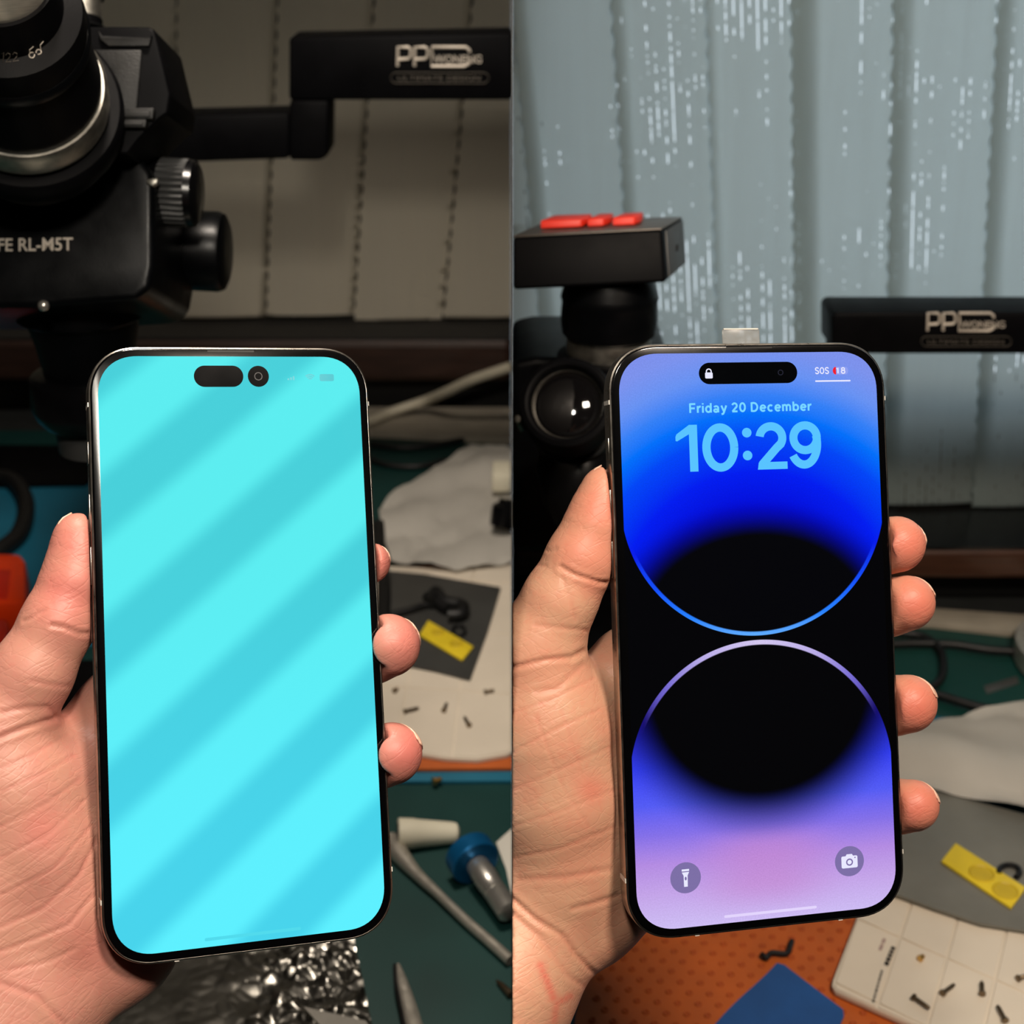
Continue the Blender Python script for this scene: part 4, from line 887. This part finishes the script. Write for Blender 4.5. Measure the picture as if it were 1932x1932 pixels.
# ------------------------------------------------------------------ left microscope and its boom
sc = thing('microscope', 'large black stereo microscope with ribbed knob on the dim side', 'microscope', PY(155, 860, .60))
def axis_lathe(p0, p1, prof, n=48, **k): return lathe(p0, p1 - p0, prof, n, **k)
E1, E2, E3 = PD(-18, -70, .435), PD(0, 20, .462), PD(38, 148, .500); ea = (E3 - E1).normalized(); d12 = (E2 - E1).length; d13 = (E3 - E1).length
fin(lathe(E1, ea, [(-.012, .013), (0, .0165), (.003, .0172), (.0065, .0172)], 48), 'eyepiece_ring', M['steel'], sc)
fin(lathe(E1 - ea * .0125, ea, [(-.002, .005), (0, .014), (.004, .0155)], 40), 'eyepiece_glass', M['lens'], sc)
fin(lathe(E1, ea, [(.006, .0185), (d12 * .8, .0195), (d12 * .86, .0252), (d12 + .003, .0262), (d12 + .010, .0255)], 56), 'eyecup', M['black_soft'], sc)
fin(lathe(E1, ea, [(d12 + .009, .0242), (d12 + .014, .0248), (d13 - .004, .0275), (d13, .0279), (d13 + .012, .027)], 56), 'eye_tube', M['black_soft'], sc)
fin(lathe(E1, ea, [(d12 + .008, .0258), (d12 + .0095, .0268), (d12 + .0125, .0268), (d12 + .0135, .0255)], 56), 'dioptre_ring', M['black'], sc)
fin(lathe(E1, ea, [(d13 + .004, .0285), (d13 + .006, .0297), (d13 + .015, .0297), (d13 + .018, .027)], 56), 'collar', M['satin'], sc)
fin(lathe(E1, ea, [(d13 + .018, .033), (d13 + .020, .0345), (d13 + .028, .0345), (d13 + .04, .03)], 56), 'collar_seat', M['black_soft'], sc)
# mark on the tube: a figure and a pair of spectacles, laid on the barrel
TP = [(.006, .0185), (d12 * .8, .0195), (d12 * .86, .0252), (d12 + .003, .0262), (d12 + .010, .0255), (d12 + .014, .0248), (d13 - .004, .0275), (d13, .0279), (d13 + .012, .027)]
def on_tube(px, py):
    for D in np.arange(.43, .54, .0002):
        p_ = PD(px, py, D); t_ = (p_ - E1).dot(ea)
        if TP[0][0] < t_ < TP[-1][0] and (p_ - E1 - ea * t_).length < np.interp(t_, [q[0] for q in TP], [q[1] for q in TP]): return PD(px, py, D - .0003)
    return PD(px, py, .475)
mk = []
for q in ([(3, 102), (7, 99), (6, 117)], [(11, 104), (14, 100), (19, 102), (19, 107), (11, 117), (21, 116)], [(24, 103), (27, 99), (32, 101), (32, 106), (24, 116), (35, 114)]): mk.append(tube([on_tube(*z) for z in q], .00012, 6, sm=False))
fin(join(*mk), 'scale_mark', M['dimink'], sc)
mk = [tube([on_tube(60 + 5.2 * math.cos(a), 104 + 5.2 * math.sin(a)) for a in np.linspace(-.3, 5.2, 12)], .00016, 6, sm=False), tube([on_tube(73 + 5 * math.cos(a), 98 + 4.6 * math.sin(a)) for a in np.linspace(2.7, 8.2, 12)], .00016, 6, sm=False)]
mk += [tube([on_tube(*z) for z in q], .00016, 6, sm=False) for q in ([(56, 101), (56, 94), (63, 88)], [(77, 95), (76, 85), (82, 78)])]
fin(join(*mk), 'spectacles_mark', M['silverink'], sc)
hb = PD(150, 48, .53)
hp = [PD(x, y, .535) for x, y in ((110, 49), (284, 50), (292, 58), (321, 178), (316, 214), (300, 224), (262, 262), (240, 291), (120, 291))]
fin(prism(hp, FW * .045 + Vector((0, 0, .004)), .003, 3), 'prism_housing', M['black_soft'], sc)
fin(prism([PD(x, y, .5335) for x, y in ((165, 92), (268, 92), (258, 205), (222, 240), (196, 250), (185, 150))], FW * .003, .0012), 'housing_face', M['charcoal'], sc)
fin(prism([PD(x, y, .533) for x, y in ((186, 58), (192, 68), (284, 72), (286, 66), (280, 86), (205, 86), (190, 74))], FW * .004, .0006), 'bevel_highlight', M['charcoal'], sc)  # lighter strip that puts the bevel's highlight into the colour
for x0, y0_, x1, y1_, nm in ((222, 203, 290, 224, 'latch'), (216, 224, 276, 240, 'latch')):
    fin(prism([PD(a, b, .531) for a, b in ((x0, y0_), (x1, y0_), (x1 - 2, y1_), (x0, y1_))], FW * .004, .0005), nm, M['charcoal'], sc)
    fin(prism([PD(a, b, .5303) for a, b in ((x0 + 6, y0_ + 6), (x1 - 8, y0_ + 6), (x1 - 8, y1_ - 4), (x0 + 6, y1_ - 4))], FW * .002, .0002), 'latch_slot', M['slot'], sc)
fin(join(lathe(PD(155, -40, .62), PD(155, 60, .62) - PD(155, -40, .62), [(0, .0085), (.0175, .0085)], 32)), 'steel_post', M['satin'], sc)
fin(join(lathe(PD(155, -60, .62), PD(155, 60, .62) - PD(155, -60, .62), [(0, .0095), (.013, .0095)], 32), lathe(PD(155, 36, .62), PD(155, 60, .62) - PD(155, 36, .62), [(0, .0088), (.003, .0088), (.006, .014)], 32)), 'post_collar', M['black_soft'], sc)
# zoom body
bp = [PD(x, y, .555) for x, y in ((-240, 297), (170, 293), (244, 288), (268, 300), (284, 322), (290, 350), (290, 500), (282, 545), (255, 566), (60, 580), (-240, 580))]
fin(prism(bp, FW * .07, .007, 4), 'zoom_body', M['black'], sc)
fin(text_bm('FE RL-M5T', .0052, PD(-4, 474, .5545), PD(140, 472, .5545) - PD(-4, 474, .5545), PD(-4, 440, .5545) - PD(-4, 474, .5545), .0003, .012, width=.0296), 'lettering', M['silverink'], sc)
k0 = PD(268, 360, .575); kx = (PD(380, 366, .575) - k0).normalized(); ks = .575 / FOC
fin(lathe(k0, kx, [(0, 50 * ks), (2 * ks, 57 * ks), (38 * ks, 58 * ks), (40 * ks, 54 * ks)], 48), 'knob_collar', M['black_soft'], sc)
fin(lathe(k0, kx, [(36 * ks, 60 * ks, 0), (39 * ks, 64 * ks, 32), (86 * ks, 64 * ks, 32), (90 * ks, 60 * ks, 0)], 256, kd=.0016), 'ribbed_knob', M['grey_metal'], sc)
fin(lathe(k0, kx, [(88 * ks, 58 * ks), (90 * ks, 63 * ks), (102 * ks, 61 * ks), (107 * ks, 52 * ks), (108 * ks, 20 * ks)], 48), 'knob_cap', M['black_gloss'], sc)
fin(prism([PD(x, y, .5535) for x, y in ((274, 338), (298, 335), (297, 346), (287, 352), (277, 348))], FW * .003, .0006), 'index_mark', M['satin'], sc)
f0 = PD(285, 470, .62); fs = .62 / FOC; fx = (PD(430, 476, .62) - f0).normalized()
fin(lathe(f0, fx, [(0, 40 * fs), (14 * fs, 44 * fs), (15 * fs, 70 * fs), (20 * fs, 74 * fs), (126 * fs, 75 * fs), (138 * fs, 71 * fs), (143 * fs, 60 * fs), (144 * fs, 20 * fs)], 56), 'focus_knob', M['black'], sc)
# objective, ring light
oc = PY(152, 560, .585); 
def zr(row, r_px): p_ = PY(152, row, .585); return (oc.z - p_.z, r_px * toM(p_) / FOC)
fin(lathe(oc, (0, 0, -1), [(-.02, zr(560, 118)[1]), zr(560, 122), zr(590, 122), zr(600, 104), zr(648, 92), zr(690, 86), zr(704, 84)], 56), 'objective', M['black'], sc)
fin(lathe(oc, (0, 0, -1), [zr(700, 96), zr(706, 112), zr(756, 116), zr(776, 108), zr(790, 96)], 56), 'ring_light', M['black_gloss'], sc)
fin(lathe(oc, (0, 0, -1), [zr(788, 70), zr(789, 78), zr(842, 76), zr(846, 60)], 56), 'barlow_lens', M['grey_metal'], sc)
b_ = bmesh.new(); bmesh.ops.create_uvsphere(b_, u_segments=16, v_segments=10, radius=.0022)
for v in b_.verts: v.co += PD(82, 577, .552)
fin(b_, 'lock_screw', M['chrome'], sc)
# boom: upper bar, drop bracket, lower bar
def yprism(pts, Y, d, bev=.002): return prism([PY(x, y, Y) for x, y in pts], (0, d, 0), bev)
YB = .84
fin(yprism(clipx([(545, 71), (1000, 62), (1000, 189), (545, 189)], hi=965.4), YB, .034), 'boom', M['black_soft'], sc)
fin(yprism([(546, 189.5), (620, 189.5), (619, 294), (604, 303), (546, 303)], YB, .034), 'drop_bracket', M['black_soft'], sc)
fin(yprism([(200, 222), (545.5, 213), (545.5, 300), (200, 312)], YB + .001, .03), 'lower_arm', M['black_soft'], sc)
qa, qb = PY(200, 300, YB), PY(285, 225, YB); fin(box((qa.x, .60, qa.z), (qb.x, YB + .0005, qb.z), .004), 'carrier', M['black_soft'], sc)
def logo(x0, y0_, k, Y, par, ink, dim):
    """PP and a long outlined D round a word, over a plaque; x0,y0_ pixel of the top left, k scale"""
    Q = lambda a, b: PY(x0 + a * k, y0_ + b * k, Y)
    e = (Q(100, 0) - Q(0, 0)).length / 100; parts = []; W_ = 3.0 * e
    def st_(pts): parts.append(tube([Q(*p) for p in pts], W_, 8, sm=False))
    for dx in (0, 32): st_([(2 + dx, 39), (3 + dx, 3), (22 + dx, 3), (27 + dx, 7), (27 + dx, 20), (22 + dx, 25), (4 + dx, 26)])
    st_([(67, 12), (67, 3), (131, 3), (137, 8), (138, 13)]); st_([(67, 12), (66, 39), (128, 39), (136, 35), (139, 30)])
    lg = fin(join(*parts), 'boom_logo', ink, par)
    o = Q(70, 33); fin(text_bm('WONENG', 15 * e, o, Q(100, 33) - o, Q(70, 10) - o, .0002, .01, width=91 * e), 'logo_word', ink, par)
    parts = []; pl = [(-6, 52)] ; rr_ = [(8 + 150 * u, 50) for u in (0, 1)]
    W_ = 1.3 * e
    capsule = [( -11 + 11 - 11 * math.sin(a), 61 - 10 * math.cos(a)) for a in np.linspace(0, math.pi, 10)] + [(163 + 11 * math.sin(a) , 61 + 10 * math.cos(a)) for a in np.linspace(0, math.pi, 10)]
    capsule.append(capsule[0]); 
    fin(tube([Q(*p) for p in capsule], W_, 6, sm=False, flat=.5), 'plaque_rim', dim, par)
    o = Q(2, 66); fin(text_bm('ULTIMATE DESIGN', 9.5 * e, o, Q(100, 66) - o, Q(2, 40) - o, .0002, .0, width=158 * e), 'plaque_text', dim, par)
logo(748, 86, 1.0, YB - .0006, sc, M['silverink'], M['dimink'])

# ------------------------------------------------------------------ right bench
tag(slab('green_cutting_mat', [(900, 1150), (1760, 1166), (2300, 1196), (2300, 2300), (900, 2300)], 0.0001, 0.002, M['green'], side='R'), 'dark green rubber mat spread over the daylit workbench', 'mat')
tag(slab('blue_silicone_mat', [(1000, 1640), (1250, 1500), (1300, 1342), (1700, 1345), (2300, 1400), (2300, 2300), (900, 2300)], 0.0021, 0.0042, M['teal'], side='R'), 'blue silicone mat under the orange one on the daylit bench', 'mat')
tag(slab('grey_plank', [(1500, 1142), (1760, 1147), (1945, 1160), (2100, 1165), (2100, 1196), (1900, 1192), (1760, 1176), (1500, 1168)], 0.0021, 0.006, M['board'], side='R'), 'grey strip at the back of the green mat near the window sill', 'strip')
for pts, r_, l in ((((1640, 1218), (1720, 1214), (1800, 1216), (1870, 1226), (1960, 1231)), .0026, 'black cable running level across the far green mat'), (((1680, 1192), (1740, 1200), (1775, 1228), (1778, 1275), (1750, 1300), (1700, 1310)), .0024, 'black cable looping toward the ring finger on the far green mat'), (((1700, 1296), (1760, 1308), (1820, 1326), (1870, 1338), (1950, 1340)), .0026, 'black cable just behind the whitish bag on the daylit bench')):
    tag(fin(tube([PZ(x, y, .0063) for x, y in pts], r_), 'black_cable', M['cable_b']), l, 'cable')
tag(slab('grey_label', [(1856, 1294), (1918, 1275), (1923, 1289), (1862, 1309)], .0021, .0024, M['pouch_l'], side='R', bev=.0001), 'small grey printed label stuck on the far green mat', 'label')
tag(slab('shade_slab', [(900, 1010), (1190, 1010), (1215, 1040), (1225, 1290), (1180, 1310), (900, 1320)], .0021, .006, M['black_soft'], side='R'), 'flat black slab standing in for shade under the microscope behind the thumb', 'dark slab')  # slab added to blacken the shaded gap behind the thumb
# orange mat with pits: a lattice of cells, each with a round well
def pit_mat(pts, z0, z1, o, a, b):
    pts = clipx(pts, lo=RLO); w = [PZ(x, y, z1) for x, y in pts]
    O, A, B = (Vector(PZ(*q, z1)[:2]) for q in (o, a, b)); A -= O; B -= O
    poly = [Vector(p[:2]) for p in w]
    def inside(q):
        c = False
        for p0, p1 in zip(poly, poly[1:] + poly[:1]):
            if (p0.y > q.y) != (p1.y > q.y) and q.x < (p1.x - p0.x) * (q.y - p0.y) / (p1.y - p0.y) + p0.x: c = not c
        return c
    bm = prism(w, (0, 0, z0 - z1), 0); wells = bmesh.new(); rad = .0012
    for i in range(-30, 31):
        for j in range(-30, 31):
            c = O + A * i + B * j
            if not all(inside(c + Vector((math.cos(t), math.sin(t))) * .006) for t in np.linspace(0, 5.5, 6)): continue
            for (r0, h0), (r1, h1) in (((rad * 1.35, .0001), (rad, .0006)), ((rad, .0006), (rad * .75, .0002)), ((rad * .75, .0002), (.00005, .00012))):
                n = 10
                A0 = [wells.verts.new((c.x + r0 * math.cos(2 * math.pi * k / n), c.y + r0 * math.sin(2 * math.pi * k / n), z1 + h0)) for k in range(n)]
                A1 = [wells.verts.new((c.x + r1 * math.cos(2 * math.pi * k / n), c.y + r1 * math.sin(2 * math.pi * k / n), z1 + h1)) for k in range(n)]
                for k in range(n): wells.faces.new((A0[k], A0[(k + 1) % n], A1[(k + 1) % n], A1[k]))
    return bm, wells
bm, wells = pit_mat([(1078, 1985), (1086, 1915), (1092, 1895), (1120, 1650), (1300, 1560), (2200, 1700), (2200, 2200), (1078, 2200)], .0043, .0065, (1186, 1868), (1224, 1870), (1202, 1889))
om = tag(fin(bm, 'orange_mat', M['orange']), 'orange silicone mat with rows of small pits beneath the phone', 'mat')
wo = fin(wells, 'pit', pm('orange_pit_shade', (172, 78, 26), 0.75), om); tag(wo, kind='stuff')  # darker orange puts the shade of the pits into their colour
tag(crumple('blue_cloth', [(1330, 1955), (1466, 1820), (1480, 1824), (1590, 1910), (1592, 1922), (1572, 1965), (1560, 2050), (1350, 2050)], .0074, 0, M['cloth'], 'R', .0022, 21, thick=.0006), 'blue microfibre cloth corner on the orange mat', 'cloth')
tag(fin(tube([PZ(x, y, .0087) for x, y in ((1437, 1800), (1446, 1807), (1456, 1798), (1484, 1799), (1491, 1785), (1494, 1775))], .0013, 8), 'bent_wire', M['cable_b']), 'tiny bent black wire on the orange mat above the blue cloth', 'wire')
pdR = grid_pad('magnetic_pad', 'white gridded magnetic pad with printed strip and screws on orange mat', [(1630, 1690), (1614, 1737), (1571, 1848), (1570, 1858), (1576, 1866), (1700, 1922), (1900, 2005), (2150, 2090), (2200, 1800), (1900, 1660)], 'R', (1698, 1769), (1786, 1808), (1657, 1893), (-2, 5), (-2, 2), .0072, .011)
# printed strip on the pad: unreadable small print, as ink bars
def pq(x, y): return PZ(x, y, .01105)
ink = []
for k, (u0, u1) in enumerate(((0, .06), (.085, .16), (.18, .23), (.25, .33), (.36, .42), (.45, .52), (.55, .66), (.69, .74), (.77, .84), (.87, .96))):
    a_, b_ = Vector(pq(1662, 1830)), Vector(pq(1644, 1893)); n_ = Vector(pq(1668, 1832)) - a_
    p0, p1 = a_.lerp(b_, u0), a_.lerp(b_, u1); ink.append(prism([p0, p1, p1 + n_ * .75, p0 + n_ * .75], (0, 0, .00012)))
fin(join(*ink), 'small_print', M['dimink'], pdR)
ink = []
for k, (u0, u1) in enumerate(((0, .16), (.2, .34), (.38, .52), (.56, .74), (.78, .97))):
    a_, b_ = Vector(pq(1682, 1785)), Vector(pq(1667, 1821)); n_ = Vector(pq(1690, 1788)) - a_
    p0, p1 = a_.lerp(b_, u0), a_.lerp(b_, u1); ink.append(prism([p0, p1, p1 + n_, p0 + n_], (0, 0, .00012)))
fin(join(*ink), 'bold_print', M['pad_edge'], pdR)
ink = []
for u0, u1 in ((0, .4), (.5, 1)):
    a_, b_ = Vector(pq(1666, 1770)), Vector(pq(1657, 1792)); n_ = Vector(pq(1672, 1772)) - a_
    p0, p1 = a_.lerp(b_, u0), a_.lerp(b_, u1); ink.append(prism([p0, p1, p1 + n_, p0 + n_], (0, 0, .00012)))
fin(join(*ink), 'pale_print', pm('faded_violet_print', (172, 146, 140), .7), pdR)
gS = 'loose screws on the daylit magnetic pad'
for l, px, py, a, ln, m_ in (('brass-coloured dot of a screw standing in the second cell of the daylit pad', 1738, 1811, 40, .003, 'brass'), ('dark screw slanting down to the right nearest the printed strip', 1737, 1896, -52, .0085, 'screw'), ('dark screw slanting up to the right on the daylit pad', 1788, 1871, 38, .0085, 'screw'), ('dark screw lying nearly upright left of the slim one at the frame edge', 1852, 1869, 75, .0075, 'screw'), ('slim dark screw pointing at the viewer at the frame bottom', 1889, 1917, 95, .0085, 'screw'), ('short dark screw at the right frame edge on the daylit pad', 1929, 1848, 20, .006, 'screw')):
    screw_at('screw', l, px, py, .01125, a, ln, .0010, M[m_], gS)
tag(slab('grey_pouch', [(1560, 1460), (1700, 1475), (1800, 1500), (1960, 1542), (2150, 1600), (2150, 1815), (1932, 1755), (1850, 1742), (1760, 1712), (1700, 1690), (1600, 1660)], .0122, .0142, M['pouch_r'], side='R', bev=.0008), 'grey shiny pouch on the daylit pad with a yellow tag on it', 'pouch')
ytag([(1803, 1590), (1936, 1674), (1908, 1712), (1776, 1624)], .0144, .0160, [(1852, 1648), (1897, 1681)], 'yellow film tag with two round buttons lying on the grey pouch', .0060)
tag(fin(tube([PZ(1904 + 20 * math.cos(a), 1645 + 13 * math.sin(a), .0155) for a in np.linspace(2.8, 7.2, 14)], .0014, 8), 'rubber_ring', M['cable_b']), 'small black ring behind the yellow tag on the grey pouch', 'ring')
tag(crumple('plastic_bag', [(1600, 1420), (1700, 1405), (1770, 1368), (1860, 1338), (2000, 1312), (2200, 1330), (2200, 1590), (1960, 1540), (1800, 1500), (1700, 1478), (1600, 1470)], .0147, 0, M['bag'], 'R', .009, 12), 'crumpled milky plastic bag behind the grey pouch', 'bag')

# ------------------------------------------------------------------ right microscope: camera on top, eyepiece towards us, boom to the right
sr = thing('microscope', 'black microscope with a red-keyed camera on top and an eyepiece facing us', 'microscope', PY(1150, 900, .66))
def camp(x, y, D): return PD(x, y, D)
ft = [camp(966.8, 447, .600), camp(1249, 432, .600), camp(1256, 533, .600), camp(966.8, 547, .600)]
bk = [camp(1034, 416, .660), camp(1288, 410, .660), camp(1293, 499, .660), camp(1036, 512, .660)]
def hexa(f, b, bev):
    bm = bmesh.new(); v = [bm.verts.new(p) for p in f + b]
    for q in ((0, 1, 2, 3), (7, 6, 5, 4), (0, 4, 5, 1), (1, 5, 6, 2), (2, 6, 7, 3), (3, 7, 4, 0)): bm.faces.new([v[i] for i in q])
    bmesh.ops.recalc_face_normals(bm, faces=bm.faces); bmesh.ops.bevel(bm, geom=bm.edges[:], offset=bev, segments=3, affect='EDGES', profile=.5); return bm
fin(hexa(ft, bk, .0016), 'camera_body', M['black_soft'], sr)
up = (ft[0] - ft[3]).normalized()
fin(hexa([p + up * .0003 for p in (ft[0], ft[1], ft[1].lerp(ft[2], .02), ft[0].lerp(ft[3], .02))], [p + up * .0003 for p in (bk[0], bk[1], bk[1].lerp(bk[2], .02), bk[0].lerp(bk[3], .02))], .0004), 'camera_lid', M['camtop'], sr)
sdp = [ft[1].lerp(bk[1], .14).lerp(ft[2].lerp(bk[2], .14), .07), ft[1].lerp(bk[1], .95).lerp(ft[2].lerp(bk[2], .95), .05), ft[1].lerp(bk[1], .95).lerp(ft[2].lerp(bk[2], .95), .95), ft[1].lerp(bk[1], .14).lerp(ft[2].lerp(bk[2], .14), .94)]
fin(prism([p + Vector((.0006, -.0002, 0)) for p in sdp], (-.001, 0, 0), .0002), 'side_panel', M['grey_metal'], sr)
hc = sdp[0].lerp(sdp[2], .5) + Vector((.0006, -.0003, 0)); fin(lathe(hc, (1, -.3, 0), [(0, .0016), (.0006, .0016)], 14), 'side_screw', M['slot'], sr)
T = lambda u, v: ft[0].lerp(ft[1], u).lerp(bk[0].lerp(bk[1], u), v)
for u0, u1 in ((.10, .405), (.425, .56), (.60, .775)):
    fin(prism([T(a, b) + up * .0006 for a, b in ((u0, .36), (u1 - .02, .36), (u1, .5), (u1 - .02, .72), (u0 + .01, .72))], up * .0036, .0006), 'key', M['keys'], sr)
ac = PY(1151, 545, .61)
def zq(row, r_px, cx=1151, Y=.61): p_ = PY(cx, row, Y); return (ac.z - p_.z, r_px * toM(p_) / FOC)
fin(lathe(ac, (0, 0, -1), [(-.006, .019), zq(548, 90), zq(560, 93), zq(566, 90), zq(600, 92), zq(626, 88), zq(636, 74)], 56), 'adapter', M['black'], sr)
fin(lathe(ac, (0, 0, -1), [zq(632, 76), zq(635, 80), zq(664, 78), zq(667, 70)], 56), 'adapter_ring', M['satin'], sr)
fin(lathe(ac, (0, 0, -1), [zq(664, 90), zq(668, 96), zq(690, 96)], 48), 'adapter_seat', M['black_soft'], sr)
fin(prism([PY(x, y, .63) for x, y in ((967, 686), (1010, 676), (1260, 676), (1270, 700), (1265, 1000), (1225, 1040), (967, 1040))], (0, .07, 0), .006, 4), 'zoom_body', M['black'], sr)
# eyepiece: eyecup, silver stop ring, glass; barrel runs back and down into the body
e0 = PD(1068, 757, .555); e1 = PD(1098, 842, .625); ev = (e1 - e0).normalized(); es = .555 / FOC * 1.09
fin(lathe(e0, ev, [(.004, 62 * es), (.0005, 67 * es), (0, 72 * es), (.0008, 80 * es), (.004, 84 * es), (.012, 84 * es), (.0125, 79 * es), (.020, 78 * es), (.0205, 74 * es)], 64, cap=False), 'eyecup', M['black_soft'], sr)
fin(lathe(e0, ev, [(.0034, 68 * es), (.0030, 67 * es), (.0060, 62 * es), (.0066, 61 * es)], 64, cap=False), 'stop_ring', M['satin'], sr)
fin(lathe(e0, ev, [(.0022, .0004), (.0024, 20 * es), (.0034, 42 * es), (.0050, 56 * es), (.0062, 61.5 * es)], 56), 'eye_lens', M['lens'], sr)
fin(lathe(e0, ev, [(.008, 66 * es), (.030, 70 * es), (.030, 78 * es), (.040, 80 * es), (.075, 84 * es)], 56), 'eye_tube', M['black'], sr)
fin(lathe(PD(1085, 850, .60), PD(1100, 960, .60) - PD(1085, 850, .60), [(0, 70 * es), (.005, 78 * es), (.02, 72 * es), (.034, 50 * es), (.06, 45 * es)], 48), 'tube_housing', M['black_gloss'], sr)
fin(lathe(PD(975, 790, .585), ev, [(0, .0006), (.0002, .0016), (.004, .0018), (.014, .0019)], 36), 'second_eyepiece_rim', M['satin'], sr)
YC = .72
fin(prism([PY(x, y, YC) for x, y in ((1578, 590), (2300, 590), (2300, 668), (1578, 668), (1570, 661), (1570, 598))], (0, .031, 0), .0012), 'boom', M['black_soft'], sr)
fin(prism([PY(x, y, YC + .003) for x, y in ((1575, 668), (1640, 668), (1640, 760), (1575, 760))], (0, .026, 0), .001), 'drop_bracket', M['black_soft'], sr)
fin(prism([PY(x, y, YC + .004) for x, y in ((1262, 690), (1575, 690), (1575, 756), (1262, 756))], (0, .022, 0), .002), 'lower_arm', M['black_soft'], sr)
pb = PY(2200, 640, YC + .015)
fin(lathe(Vector((pb.x, pb.y, .0043)), (0, 0, 1), [(0, .05), (.012, .05), (.014, .018), (pb.z + .03, .018)], 40), 'pillar', M['steel'], sr)
logo(1748, 588, .92, YC - .0006, sr, M['silverink'], M['dimink'])
